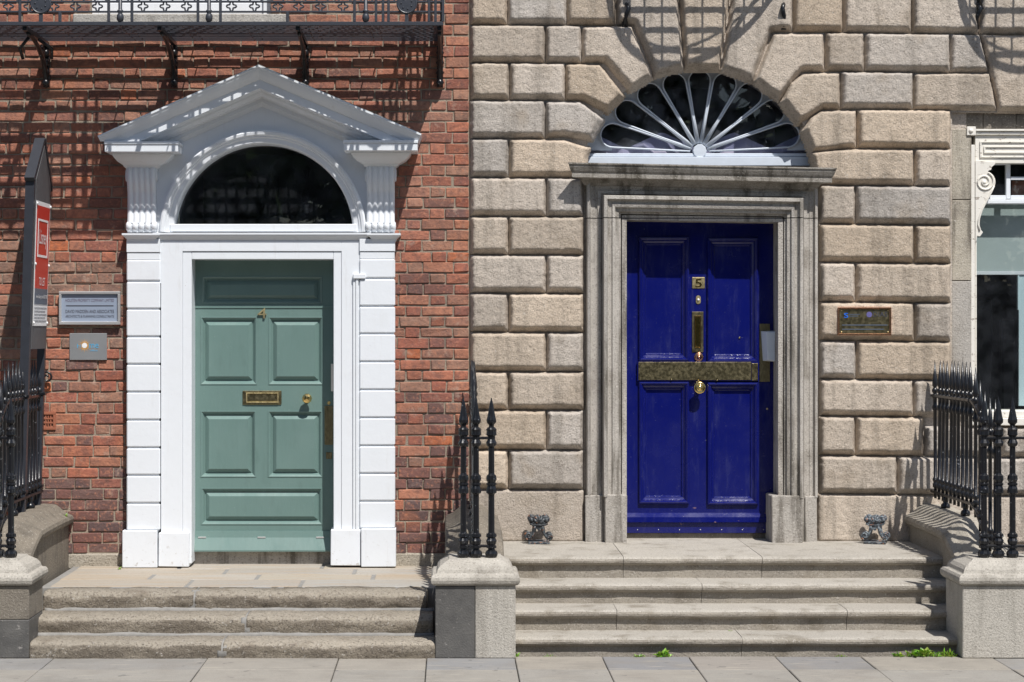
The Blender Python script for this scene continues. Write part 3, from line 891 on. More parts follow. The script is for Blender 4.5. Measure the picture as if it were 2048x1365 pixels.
TIL = .0045
def granite_block(poly, D=.060, wch=.040, y=-.05, step=.009, rough=1.0, tcol=None, g=.0028):
    pw = [(PX(a, y), PZ(b, y)) for a, b in poly]
    P = np.array(pw); lo = P.min(0) - .02; hi = P.max(0) + .02
    nx = int((hi[0] - lo[0]) / step) + 1; nz = int((hi[1] - lo[1]) / step) + 1
    gx, gz = np.meshgrid(np.linspace(lo[0], hi[0], nx), np.linspace(lo[1], hi[1], nz))
    x = gx.ravel(); z = gz.ravel()
    d = np.full(x.shape, 1e9); tm = np.full(x.shape, 1e9); ins = np.zeros(x.shape, bool)
    jt = rough * (.0022 * fbm(x * 9, 0, z * 9, 2) + .0026 * fbm(x * 42, 3, z * 42, 2))
    area = sum(P[i][0] * P[(i + 1) % len(P)][1] - P[(i + 1) % len(P)][0] * P[i][1] for i in range(len(P)))
    for i in range(len(P)):
        a, b = P[i], P[(i + 1) % len(P)]; e = b - a
        q = np.clip(((x - a[0]) * e[0] + (z - a[1]) * e[1]) / (e @ e), 0, 1)
        di = np.hypot(x - a[0] - q * e[0], z - a[1] - q * e[1])
        d = np.minimum(d, di)
        nz_ = e[0] / math.hypot(*e) * (1 if area > 0 else -1)          # inward normal, upward part
        wi = wch * (1.0 if nz_ > .3 else (.42 if nz_ < -.3 else .62))
        tm = np.minimum(tm, (di + jt - g) / wi)
        c = ((a[1] > z) != (b[1] > z)) & (x < (b[0] - a[0]) * (z - a[1]) / (b[1] - a[1] + 1e-12) + a[0])
        ins ^= c
    sd = np.where(ins, d, -d) + jt
    t = np.where(ins, tm, (sd - g) / wch)
    h = D * np.clip(t, 0, 1)
    k_ = .14; u_ = np.clip((t - (1 - k_)) / (2 * k_), 0, 1)
    h = np.where((t > 1 - k_) & (t < 1 + k_), D * ((1 - k_) + 2 * k_ * (u_ - u_ * u_ / 2)), h)
    h = np.where((sd < g) | ~ins, np.minimum((sd - g) * 3, 0), h)
    edge = np.clip((sd - g) / .03, 0, 1)
    h = h + edge * rough * (.0012 * fbm(x * 13, 7, z * 13, 2) + .0019 * fbm(x * 48, 9, z * 48, 2))
    keep = h > -.03
    mb = MB()
    ix = lambda i, j: j * nx + i
    v = np.stack([x, -h, z], 1)
    fs = []; used = {}
    vs = []
    for j in range(nz - 1):
        for i in range(nx - 1):
            q = (ix(i, j), ix(i + 1, j), ix(i + 1, j + 1), ix(i, j + 1))
            if any(keep[k] for k in q):
                f = []
                for k in q:
                    if k not in used: used[k] = len(vs); vs.append(v[k])
                    f.append(used[k])
                fs.append(f)
    base = random.uniform(.84, 1.10); warm = random.uniform(-.035, .085)
    mb.col = tcol or (base * (1 + warm), base, base * (1 - warm * 1.35))
    mb.add(vs, fs, True)
    return obj('granite_block', mb, M['rust'], swall)
def rect(x0, y0, x1, y1): return [(x0, y0 + TIL * x0 - TIL * 1050), (x1, y0 + TIL * x1 - TIL * 1050), (x1, y1 + TIL * x1 - TIL * 1050), (x0, y1 + TIL * x0 - TIL * 1050)]
def rectR(x0, y0, x1, y1):
    t = lambda x: (x - 1770) * .012
    return [(x0, y0 + t(x0)), (x1, y0 + t(x1)), (x1, y1 + t(x1)), (x0, y1 + t(x0))]
LY = [-28, 49, 125, 200, 277, 355, 433, 510, 587, 665, 744, 821, 901, 980]
for i, js in enumerate([(940, 1015, 1134, 1233), (940, 1091, 1164), (940, 1019, 1131), (940, 1091), (940, 1018), (940, 1093, 1169), (940, 1017, 1169),
                        (940, 1093, 1169), (940, 1017, 1169), (940, 1093, 1169), (940, 1017, 1169), (940, 1093, 1168), (940, 1017, 1168)]):
    for a, b in zip(js[:-1], js[1:]): granite_block(rect(a, LY[i], b, LY[i + 1]))
granite_block(rect(942, 980, 1170, 1088), .03, .02, -.03, rough=.9, g=.002)
RY = [-22, 65, 143, 218, 296, 371, 449, 526, 605, 683, 760, 834, 913, 990]
for i, js in enumerate([(1588, 1688, 1826, 1961, 2090, 2200), (1652, 1731, 1903), (1683, 1829), (1716, 1905), (1831, 1905), (1640, 1713, 1905), (1640, 1831, 1905),
                        (1640, 1713, 1905), (1640, 1831, 1905), (1640, 1714, 1905), (1640, 1829, 1905), (1640, 1713, 1850), (1640, 1797, 1960)]):
    for a, b in zip(js[:-1], js[1:]): granite_block(rectR(a, RY[i], b, RY[i + 1]))
granite_block(rectR(1636, 990, 1890, 1088), .03, .02, -.03, rough=.9, g=.002)
granite_block(rectR(1892, 990, 2150, 1088), .03, .02, -.03, rough=.9, g=.002)
for a, b, r0, r1 in ((1852, 2000, 852, 913), (2002, 2150, 852, 913), (1962, 2110, 913, 990), (2112, 2260, 913, 990), (2152, 2300, 852, 913)):
    granite_block(rectR(a, r0, b, r1))
# arch stones
V = [
    [(1164, 51), (1265, 51), (1300, 138), (1257, 176), (1209, 124), (1164, 125)],
    [(1131, 126), (1201, 127), (1243, 182), (1212, 222), (1166, 200), (1131, 200)],
    [(1091, 201), (1162, 202), (1202, 232), (1185, 280), (1124, 273), (1091, 277)],
    [(1018, 277), (1092, 277), (1130, 278), (1166, 290), (1180, 318), (1176, 356), (1018, 355)],
    [(1234, -40), (1356, -40), (1370, 140), (1310, 150), (1267, 48), (1234, 49)],
    [(1358, -40), (1467, -40), (1442, 140), (1371, 139)],
    [(1469, -40), (1587, -40), (1588, 62), (1546, 63), (1510, 158), (1444, 140)],
    [(1548, 65), (1651, 65), (1652, 142), (1606, 143), (1568, 193), (1511, 161)],
    [(1607, 145), (1683, 144), (1683, 218), (1650, 218), (1604, 245), (1569, 198), (1582, 165)],
    [(1643, 220), (1716, 219), (1716, 296), (1634, 305), (1609, 260), (1622, 235)],
    [(1636, 299), (1700, 297), (1831, 298), (1831, 371), (1636, 370)],
]
def to_arch(q):
    dx, dy = q[0] - 1400, q[1] - 367; L = math.hypot(dx, dy)
    return (1400 + dx * 231 / L, 367 + dy * 231 / L) if L < 254 and q[1] < 330 else q
for p in V: granite_block([to_arch(q) for q in p], .062, .040, -.055)
# flat arch over the shop window
for p in ([(1903, 67), (1962, 68), (1981, 143), (1903, 144)], [(1829, 146), (1982, 146), (1997, 220), (1829, 219)], [(1964, 68), (2075, 70), (2075, 222), (1999, 222)], [(2077, 70), (2180, 71), (2180, 222), (2077, 222)]):
    granite_block(p, .045, .03, -.045, g=.002)
# carved round repair on two stones
for px, py in ((1140, 781), (1668, 793)):
    m = MB(); c = PP(px, py, -.05); m.col = (1.02, 1, .97)
    m.lathe((c[0], -.03, c[2]), [(.046, 0), (.046, -.024), (.043, -.027), (.001, -.0285)], 22, 'Y', False); obj('stone_plug', m, M['rust'], swall)
# smooth jamb stones by the window
for (y0, y1) in ((258, 400), (400, 562), (562, 835)):
    m = MB(); m.col = (.98, .95, .86) if y0 < 500 else (.92, .92, .92); m.pbox(1904, y0 + .8, 1943, y1 - .8, .012, .1, .003); obj('jamb_stone', m, M['ashlar'], swall)

# ---- stone door surround
dcase = MB()
prof = [(0, .002), (0, -.045), (.006, -.07), (.024, -.078), (.03, -.055), (.036, -.05), (.06, -.05), (.063, -.044), (.075, -.046), (.078, -.056), (.100, -.056), (.104, -.044), (.112, -.044), (.114, -.118), (.118, -.135), (.14, -.138), (.146, -.112),
        (.158, -.104), (.172, -.104), (.178, -.117), (.196, -.112), (.200, -.094), (.224, -.090), (.226, -.068), (.240, -.066), (.243, -.040), (.247, -.040), (.249, -.062), (.282, -.060), (.282, .26)]
yA = -.05
x0, x1 = PX(1173, yA), PX(1636, yA); ztl, ztr = PZ(359, yA), PZ(366, yA)
path = [(x0, PZ(992, yA)), (x0, ztl), (x1, ztr), (x1, PZ(995, yA))]
m = MB(); m.sweep(path, prof)
zj = PZ(437, yA)
head = clip(m, zj + .003); jamb = clip(m, zj - .003, False)
dc = obj('door_surround', head, M['ashlar'], stone, label='moulded grey granite door surround')
lj = MB(); 
half = {0: MB(), 1: MB()}
for f in jamb.f:
    sd = 0 if jamb.v[f[0]][0] < fcx else 1
    half[sd].add([jamb.v[i] for i in f], [tuple(range(len(f)))])
for k in half: obj('jamb', half[k], M['ashlar'], dc)
for a in ((1171, 991, 1206, 1088, -.075), (1210, 990, 1254, 1088, -.13), (1544, 992, 1606, 1088, -.13), (1610, 993, 1634, 1088, -.075)):
    m = MB(); m.col = (.92, .92, .92); m.pbox(a[0], a[1], a[2], a[3], a[4], .22, .006, .002); obj('plinth_block', m, M['ashlar'], dc)
# fill behind plinths
m = MB(); m.pbox(1204, 992, 1214, 1086, -.06, .2); m.pbox(1603, 995, 1612, 1086, -.06, .2); obj('plinth_joint', m, M['ashlar'], dc)
# door cornice
m = MB(); f = -.20
cp = [(-.20, 0), (-.20, .010), (-.193, .014), (-.19, .03), (-.178, .055), (-.172, .064), (-.168, .066), (-.168, .10), (-.16, .104), (-.10, .106), (-.095, .114), (-.08, .13), (-.07, .145), (-.06, .15), (0, .15), (0, 0)]
a, b = PX(1136, f), PX(1674, f); za, zb2 = PZ(325, f), PZ(336, f)
secs = []
for xx, zz, sg in ((a, za, 1), (b, zb2, -1)):
    secs.append([(xx + sg * max(0, (y + .20)) * .9, y, zz - dz) for y, dz in cp])
m.loft(secs); obj('cornice', m, M['cornice'], dc, label='streaked granite cornice over the blue door')

# ---- blue door
YB = .155
bd = door('door', stone, 1240, 430, 1562, 1036, YB, [(1277, 474, 1378, 723), (1414, 476, 1516, 725), (1277, 763, 1378, 1008), (1414, 765, 1516, 1010)], M['blue'], 'bolection', 'glossy royal blue four panelled door')
m = MB(); a0, a1 = PX(1252, YB), PX(1552, YB)
sec = lambda x: [(x, YB - .004, PZ(1026, YB)), (x, YB - .03, PZ(1034, YB)), (x, YB - .034, PZ(1044, YB)), (x, YB - .012, PZ(1046, YB)), (x, YB - .012, PZ(1066, YB)), (x, YB + .03, PZ(1066, YB)), (x, YB + .03, PZ(1026, YB))]
m.loft([sec(a0), sec(a1)]); obj('weather_board', m, M['blue'], bd)
m = MB()
for i in range(7):
    c = PP(1275 + i * 42, 1060, YB - .012); m.lathe(c, [(.004, 0), (.003, -.002), (.0005, -.003)], 8, 'Y')
obj('screw_row', m, M['alu'], bd)
m = MB(); m.pbox(1250, 1066.3, 1556, 1085, YB + .01, .35, .003); m.col = (.6, .55, .5); obj('threshold', m, M['sidewall'], stone)
np_ = plate(1384, 555, 1410, 577, YB, .006, M['brass'], bd, 'number_plate')
digit('5', 1390.5, 558, 1403.5, 575, YB - .006, bd, M['gold'], .003)
m = MB(); cx, cz = PX(1396.5, YB), PZ(600, YB); q = arc(cx, cz + .014, .017, 0, 180, 10) + arc(cx, cz - .014, .017, 180, 360, 10)
m.prism(q, YB - .005, YB); bell = obj('bell_plate', m, M['brass'], bd)
m = MB(); m.lathe((cx, YB - .005, cz), [(.009, 0), (.009, -.004), (.006, -.009), (.001, -.010)], 12, 'Y'); obj('bell_button', m, M['paper'], bd)
vs_ = plate(1384, 624, 1407, 705, YB, .006, M['tarnish'], bd, 'letter_plate', .002)
m = MB()
for q in ((1389, 632, 1402, 633.6), (1389, 694.6, 1402, 696), (1389, 633.7, 1390.4, 694.5), (1400.6, 633.7, 1402, 694.5)): m.pbox(*q, YB - .011, YB - .0055, .0008)
m.pbox(1390.7, 634.5, 1400.3, 694, YB - .009, YB - .0062, .001); obj('letter_flap', m, M['gold'], bd)
m = MB(); c = PP(1397.5, 714.5, YB); m.lathe(c, [(.033, 0), (.033, -.006), (.028, -.011), (.022, -.006), (.02, -.012), (.012, -.013), (.012, -.018), (.006, -.024), (.001, -.025)], 20, 'Y'); obj('door_bell', m, M['copper'], bd)
plate(1277, 724.5, 1503, 760.5, YB - .022, .006, M['tarnish'], bd, 'finger_plate', .002)
plate(1503.8, 727, 1516, 761.5, YB - .022, .005, M['tarnish'], bd, 'finger_plate', .002)
m = MB(); m.pbox(1275, 723.5, 1518, 762.5, YB - .0215, YB + .004); obj('middle_rail', m, M['blue'], bd)
m = MB(); c = PP(1397, 775.5, YB)
m.lathe(c, [(.030, 0), (.030, -.01), (.018, -.018), (.016, -.05), (.03, -.055), (.041, -.066), (.043, -.078), (.039, -.083), (.031, -.085), (.027, -.082), (.019, -.083), (.017, -.09), (.010, -.096), (.001, -.098)], 24, 'Y'); obj('knob', m, M['gold'], bd)
for px, py in ((1343, 759.5), (1434, 761)):
    m = MB(); c = PP(px, py, YB - .028); m.lathe(c, [(.006, 0), (.006, -.006), (.001, -.008)], 10, 'Y'); obj('stud', m, M['tarnish'], bd)
m = MB(); c = PP(1479, 676, YB + .016); m.lathe(c, [(.007, 0), (.007, -.004), (.003, -.005), (.001, -.002)], 12, 'Y'); obj('spy_hole', m, M['tarnish'], bd)
lk = plate(1519, 648, 1540, 764, YB, .008, M['tarnish'], bd, 'lock_plate', .002)
m = MB(); c = PP(1534, 818, YB); m.lathe(c, [(.007, 0), (.007, -.01), (.001, -.012)], 10, 'Y'); obj('cylinder_lock', m, M['brass'], bd)
kp = MB(); ya, yb = YB - .075, YB - .008
q0, q1 = PX(1532, ya), PX(1551, ya)
kp.loft([[(q0 - .012, yb, PZ(722, yb)), (q1, yb, PZ(724, yb)), (q1, yb, PZ(662, yb)), (q0 - .026, yb, PZ(663, yb))],
         [(q0 + .012, ya + .004, PZ(721, ya)), (q1 - .002, ya + .004, PZ(723, ya)), (q1 - .002, ya + .004, PZ(664, ya)), (q0, ya + .004, PZ(664, ya))],
         [(q0 + .016, ya, PZ(719, ya)), (q1 - .005, ya, PZ(721, ya)), (q1 - .005, ya, PZ(666, ya)), (q0 + .004, ya, PZ(666, ya))]])
obj('entry_keypad', kp, M['keypad'], None, label='small white plastic handle shield on the edge of the blue door', category='door fitting')

# ---- fanlight
YW = .155
hx, hz = PX(1399, YW), PZ(304, YW); scl = 1 / S(YW)
ctr = (PX(1400, YW), PZ(367, YW)); RF = 243 * scl
tips = [11, 28, 48, 70, 90, 110, 132, 152, 169]
edges_ = [2, 19.5, 38, 59, 80, 100, 121, 142, 160.5, 178]
def ring_r(a):
    # distance from the hub to the arch opening along angle a
    ox, oz = hx - ctr[0], hz - ctr[1]; dx, dz = math.cos(a), math.sin(a)
    b = ox * dx + oz * dz; c = ox * ox + oz * oz - RF * RF
    return -b + math.sqrt(max(0, b * b - c))
petals = []
for i, tdeg in enumerate(tips):
    a = R(tdeg); hw = R((edges_[i + 1] - edges_[i]) / 2); am = R((edges_[i + 1] + edges_[i]) / 2)
    rt = ring_r(am) - 16 * scl
    if i in (0, 8): rt -= 5 * scl
    k = math.sin(hw) * .90; cr = rt / (1 + k); rr = cr * k                # end circle
    petals.append((am, hw, cr, rr))
fl = MB()
# solid timber between the petals and the arch
def petal_out(a):
    best = None
    for am, hw, cr, rr in petals:
        da = a - am; dd = cr * math.sin(da)
        if abs(dd) < rr:
            t = cr * math.cos(da) + math.sqrt(rr * rr - dd * dd); best = t if best is None else max(best, t)
    if best is None:
        best = min(cr * math.cos(min(abs(a - am), .6)) for am, hw, cr, rr in petals if abs(a - am) < .3) if any(abs(a - p[0]) < .3 for p in petals) else ring_r(a) * .8
    return best
vs = []; fs = []; N = 180
for i in range(N + 1):
    a = R(1 + 178 * i / N); r0_ = petal_out(a); r1_ = ring_r(a)
    for y in (YW + .012, YW + .04):
        vs.append((hx + r0_ * math.cos(a), y, hz + r0_ * math.sin(a))); vs.append((hx + r1_ * math.cos(a), y, hz + r1_ * math.sin(a)))
for i in range(N):
    b = i * 4; c = b + 4
    fs += [(b, b + 1, c + 1, c), (b, c, c + 2, b + 2), (b + 2, c + 2, c + 3, b + 3)]
fl.add(vs, fs)
fl.pbox(1170, 307, 1632, 313.5, YW - .012, YW + .05, .003)
fl.pbox(1164, 314, 1638, 332, YW - .03, YW + .06, .003)
fan = obj('fanlight', fl, M['fan'], stone, label='pale blue grey fanlight with nine petals')
for am, hw, cr, rr in petals:
    pts = []
    n0 = .10
    side = math.asin(min(1, rr / cr))
    pts.append((n0, am - side * 1.0)); tl = math.sqrt(cr * cr - rr * rr)
    m = MB(); line = [(hx + .07 * math.cos(am - side), YW, hz + .07 * math.sin(am - side)), (hx + tl * .5 * math.cos(am - side), YW, hz + tl * .5 * math.sin(am - side))]
    ccx, ccz = hx + cr * math.cos(am), hz + cr * math.sin(am)
    for q in range(15):
        t = -(math.pi / 2 + side) + (math.pi + 2 * side) * q / 14
        line.append((ccx + rr * math.cos(am + t), YW, ccz + rr * math.sin(am + t)))
    line += [(hx + tl * .5 * math.cos(am + side), YW, hz + tl * .5 * math.sin(am + side)), (hx + .07 * math.cos(am + side), YW, hz + .07 * math.sin(am + side))]
    m.tube(line, .0068, 8, flat=2.0); obj('glazing_bar', m, M['fan'], fan)
    m = MB(); pl = [(hx, YW + .026, hz)] + [(p[0], YW + .026, p[2]) for p in line]
    m.add(pl, [tuple(range(len(pl)))]); obj('pane', m, M['fanglass'], fan)
for e in edges_[1:-1]:
    a = R(e); rr = min(petal_out(a - .01), petal_out(a + .01)) + .02
    m = MB(); m.tube([(hx + .06 * math.cos(a), YW + .010, hz + .06 * math.sin(a)), (hx + rr * math.cos(a), YW + .010, hz + rr * math.sin(a))], [.018, .009], 6, flat=.5); obj('spoke', m, M['fan'], fan)
m = MB(); m.lathe((hx, YW + .02, hz + .004), [(.050, 0), (.050, -.036), (.046, -.042), (.001, -.043)], 10, 'Y', False); obj('hub', m, M['fan'], fan)
m = MB(); m.box(PX(1172), PX(1640), 2.0, 2.05, .3, 4.3); m.box(PX(1165), PX(1172), .42, 2.0, .3, 4.3); m.box(PX(1640), PX(1647), .42, 2.0, .3, 4.3); m.box(PX(1172), PX(1640), .42, 2.0, PZ(110), PZ(100)); m.box(PX(1172), PX(1640), .42, 2.0, .26, .3)
obj('hallway', m, M['dark'], stone)
m = MB()
cw = 40; vs = []; fs = []
for i in range(cw + 1):
    xx = PX(1185) + (PX(1620) - PX(1185)) * i / cw; yy = YW + .075 + .008 * math.sin(i * 1.7)
    vs += [(xx, yy, PZ(330)), (xx, yy, PZ(292 - 34 * abs(((i / 6.7) % 2) - 1)))]
for i in range(cw): fs.append((2 * i, 2 * i + 2, 2 * i + 3, 2 * i + 1))
m.add(vs, fs); obj('curtain', m, M['curtain'], stone)

# ---- shop front window on the right
YS = .045
sw = MB()
sw.pbox(1936, 290, 1941, 838, YS - .02, YS + .1, .002)
sw.pbox(1941.5, 290, 1950, 838, YS - .03, YS + .1, .003)
sw.pbox(1950.5, 330, 1953.5, 838, YS - .012, YS + .1, .002)
sx1 = 2266
sw.pbox(sx1 - 14, 290, sx1 - 1, 838, YS - .03, YS + .1, .003)
sw.pbox(1950.6, 263, sx1 - 14.5, 327, YS - .012, YS + .1, .002)
sw.pbox(1952, 258.5, sx1, 262.5, YS - .04, YS + .08, .002)
sw.pbox(1952, 263.5, sx1, 270, YS - .028, YS + .02, .002)
for q in ((1960, 283, 2240, 285.4), (1960, 313, 2240, 315.5), (1960, 285.6, 1963.5, 312.8), (1968, 293, 2240, 295), (1968, 304, 2240, 307), (1968, 295.2, 1971, 303.8)):
    sw.pbox(*q, YS - .022, YS - .01, .001)
shop = obj('shop_window', sw, M['oldwhite'], stone, label='flaking white timber shop window frame')
m = MB(); m.pbox(1934, 253.5, 1952, 271, YS - .045, YS + .06, .003); c = PP(1942, 262, YS - .045); m.lathe(c, [(.016, 0), (.016, -.004), (.008, -.01), (.001, -.012)], 14, 'Y'); obj('corner_block', m, M['oldwhite'], shop)
# scroll bracket
yb_ = YS - .035
poly = [(1951, 322), (1964, 323), (1976, 324), (1991, 325), (1990, 329), (1984, 334), (1982, 340), (1978, 341)]
cx, cy, r0 = 1970, 364, 21
for i in range(0, 13):
    a = R(75 - i * 9.5); poly.append((cx + r0 * math.cos(a), cy - r0 * math.sin(a)))
poly += [(1983, 386), (1975, 402), (1966, 420), (1960, 438), (1959, 450), (1962, 460), (1966, 465), (1960, 473), (1954, 472), (1953, 482), (1951, 484)]
m = MB(); m.prism([(PX(a, yb_), PZ(b, yb_)) for a, b in poly], yb_, YS + .05); br = obj('scroll_bracket', m, M['oldwhite'], shop)
m = MB(); pts = []
for q in range(40):
    a = R(70 - q * 17); rr = 19.5 * (1 - q / 48)
    c = PP(1969 + rr * math.cos(a), 364 - rr * math.sin(a), yb_); pts.append((c[0], yb_ - .003, c[2]))
m.tube(pts, .0065, 6)
m.tube([(PX(a, yb_), yb_ - .003, PZ(b, yb_)) for a, b in ((1988, 372), (1983, 384), (1974, 401), (1964, 420), (1957.5, 438), (1956, 450), (1959, 462))], .006, 6)
c = PP(1968, 365, yb_); m.lathe(c, [(.02, 0), (.018, -.006), (.01, -.012), (.001, -.014)], 12, 'Y')
obj('scroll_relief', m, M['oldwhite'], shop)
# transom lights and lower glazing
m = MB(); yt = YS + .06
for q in ((1951, 327.5, 2012, 330), (2012.5, 327.5, 2021, 398), (2021.5, 354, 2252, 360), (1980, 391, 2012, 399), (2021.5, 391, 2252, 399), (2140, 327.5, 2147, 353.6)): m.pbox(*q, yt - .01, yt + .03, .002)
m.pbox(1951, 399.5, 2252, 408, yt - .03, yt + .05, .004)
m.pbox(1951, 543, 2252, 550, yt + .1, yt + .14, .002)
obj('transom', m, M['white'], shop)
def sheet_pane(m, x0, x1, y, z0, z1): m.add([(x0, y, z0), (x1, y, z0), (x1, y, z1), (x0, y, z1)], [(0, 1, 2, 3)])
m = MB(); sheet_pane(m, PX(1952), PX(2252), yt + .012, PZ(398), PZ(328)); obj('pane', m, M['glass'], shop, label='small upper lights')
m = MB(); sheet_pane(m, PX(1952), PX(2252), yt + .02, PZ(826), PZ(408)); obj('pane', m, M['glass'], shop, label='large lower pane')
m = MB(); m.pbox(1953, 408.5, 2252, 542.5, yt + .11, yt + .13); obj('blind', m, M['blind'], shop)
m = MB(); m.pbox(2038, 551, 2252, 812, yt + .11, yt + .13); m.pbox(2036, 551, 2038.6, 620, yt + .10, yt + .13); obj('inner_screen', m, M['palepanel'], shop)
m = MB(); m.pbox(2024, 362, 2060, 390, yt + .2, yt + .22); obj('red_panel', m, M['terracotta'], shop)
m = MB(); X0, X1 = PX(1940), PX(2260); 
m.box(X0 - .5, X1 + .5, 3.0, 3.05, .3, 3.6); m.box(X0 - .55, X0 - .5, .42, 3.0, .3, 3.6); m.box(X1 + .5, X1 + .55, .42, 3.0, .3, 3.6); m.box(X0 - .5, X1 + .5, .42, 3.0, 3.55, 3.6); m.box(X0 - .5, X1 + .5, .42, 3.0, .28, .3)
obj('shop_room', m, M['room'], stone)
m = MB(); m.pbox(2005, 640, 2030, 830, .9, 1.0, .01); m.pbox(1955, 600, 1985, 830, 1.5, 1.6, .01); obj('cupboard', m, M['signwood'], stone)
m = MB(); m.pbox(1946, 822, 2262, 836, -.02, .3, .004); m.pbox(1940, 836.5, 2268, 852, -.05, .3, .006); obj('window_sill', m, M['oldwhite'], shop)

# ================================================================== STEPS
def stone_course(x0, x1, sec, amp, seed, dx=.03, fine=0.0):
    # a stone with its (y, z) section run along x, edges worn by noise
    n = max(2, int((x1 - x0) / dx)); s0 = np.array(sec, float); m_ = len(s0)
    X = np.repeat(np.linspace(x0, x1, n + 1), m_); Y = np.tile(s0[:, 0], n + 1); Z = np.tile(s0[:, 1], n + 1)
    k = (Z > .012 + sec[0][1]).astype(float)
    ny = amp * fbm(X * 6 + 9, Y * 25, Z * 25 + seed, 3); nz = amp * .6 * fbm(X * 5, Y * 25 + seed, Z * 25, 3)
    if fine:
        ny = ny + fine * fbm(X * 38, Y * 60 + seed, Z * 60, 2); nz = nz + fine * .4 * fbm(X * 38 + 5, Y * 60, Z * 60 + seed, 2)
    V = np.stack([X, Y + ny * k, Z + nz * k], 1).reshape(n + 1, m_, 3)
    return [[tuple(q) for q in s_] for s_ in V]
# right flight: moulded nosings
st = thing('entrance_steps', (1.78, -1.85, 0), 'four wide granite steps with rounded nosings up to the blue door', 'steps')
fronts = [(-1.03, .512), (-1.31, .370), (-1.585, .240), (-1.855, .108)]
lows = [.366, .236, .104, -.02]
def nosed(yf, zt, zl, yb):
    r = .026; s_ = [(yb, zl), (yf + .036, zl), (yf + .034, zt - .058), (yf + .026, zt - .056)]
    for i in range(7):
        a = R(-80 + 170 * i / 6); s_.append((yf + .026 - r * math.cos(a) * 1.0, zt - .028 + r * math.sin(a)))
    s_ += [(yf + .07, zt), (yb, zt + .001)]
    return s_
cuts = [[.33, 1.14, 2.05, 3.24], [.33, 1.62, 3.24], [.33, 1.05, 2.5, 3.24], [.33, 1.8, 3.24]]
for k, (yf, zt) in enumerate(fronts):
    yb = .36 if k == 0 else fronts[k - 1][0] + .10
    for a, b in zip(cuts[k][:-1], cuts[k][1:]):
        m = MB(); q = random.uniform(.93, 1.05); m.col = (q, q * .99, q * .97)
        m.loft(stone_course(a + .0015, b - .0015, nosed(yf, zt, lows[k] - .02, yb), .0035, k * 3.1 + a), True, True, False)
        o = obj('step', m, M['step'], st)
# left flight: rough old steps with cement repairs
sl = thing('entrance_steps', (-1.3, -1.98, 0), 'three worn rough granite steps up to the sage green door', 'steps')
fl_ = [(-1.42, .330), (-1.70, .215), (-1.98, .098)]
def rough_sec(yf, zt, zl, yb):
    q = [(yb, zl), (yf + .012, zl), (yf + .004, zl + .03), (yf, zt - .05), (yf + .008, zt - .026), (yf + .026, zt - .010), (yf + .06, zt - .002), (yf + .13, zt), (yb, zt)]
    out = [q[0]]
    for a, b in zip(q[:-1], q[1:]):
        L = math.hypot(b[0] - a[0], b[1] - a[1]); n = max(1, int(L / .012)) if a[0] < yf + .15 and b[0] < yf + .2 else 1
        for i in range(1, n + 1): out.append((a[0] + (b[0] - a[0]) * i / n, a[1] + (b[1] - a[1]) * i / n))
    return out
cl = [[-2.60, -1.63, -.14], [-2.60, -1.275, -.10], [-2.57, -1.39, -.085]]
for k, (yf, zt) in enumerate(fl_):
    yb = [-1.14, -1.30, -1.58][k]
    for a, b in zip(cl[k][:-1], cl[k][1:]):
        m = MB(); q = random.uniform(.9, 1.08); m.col = (q, q * .97, q * .92)
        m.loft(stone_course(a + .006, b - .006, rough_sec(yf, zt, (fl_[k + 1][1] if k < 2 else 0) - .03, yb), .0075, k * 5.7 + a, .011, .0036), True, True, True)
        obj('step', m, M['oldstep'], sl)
    if k < 2:
        m = MB(); zz = fl_[k + 1][1]
        m.loft(stone_course(-2.58, -.1, [(yf + .05, zz - .02), (yf - .018, zz - .02), (yf - .012, zz + .006), (yf - .004, zz + .016), (yf + .05, zz + .018)], .011, k + 20, .03), True, True, True)
        obj('cement_fillet', m, M['cement'], sl)
    jx = cl[k][1]
    m = MB(); zl = fl_[k + 1][1] if k < 2 else 0
    m.loft(stone_course(jx - .028, jx + .028, rough_sec(yf + .003, zt - .002, zl - .02, yb), .008, 40 + k, .014), True, True, True); obj('cement_patch', m, M['cement'], sl)
# landing flags
m = MB(); m.box(-2.66, -.02, -1.2, .36, 0, .3285); obj('landing_bed', m, M['cement'], sl)
fy = [(-1.135, -.78), (-.772, -.47), (-.462, -.16), (-.152, .34)]
fx = [[-2.62, -1.72, -.98, -.05], [-2.62, -2.02, -1.30, -.52, -.05], [-2.62, -1.55, -.66, -.05], [-2.62, -1.9, -.9, -.05]]
FC = [(.35, .32, .275), (.37, .335, .28), (.33, .31, .28), (.37, .325, .265), (.34, .33, .305), (.38, .355, .315)]
for r, (ya, yb) in enumerate(fy):
    for i in range(len(fx[r]) - 1):
        m = MB(); m.col = FC[(r * 3 + i * 2) % 6]
        m.box(fx[r][i] + .012, fx[r][i + 1] - .012, ya, yb, .28, .333 + random.uniform(-.002, .002), .006, .002); obj('flagstone', m, M['flag'], sl)

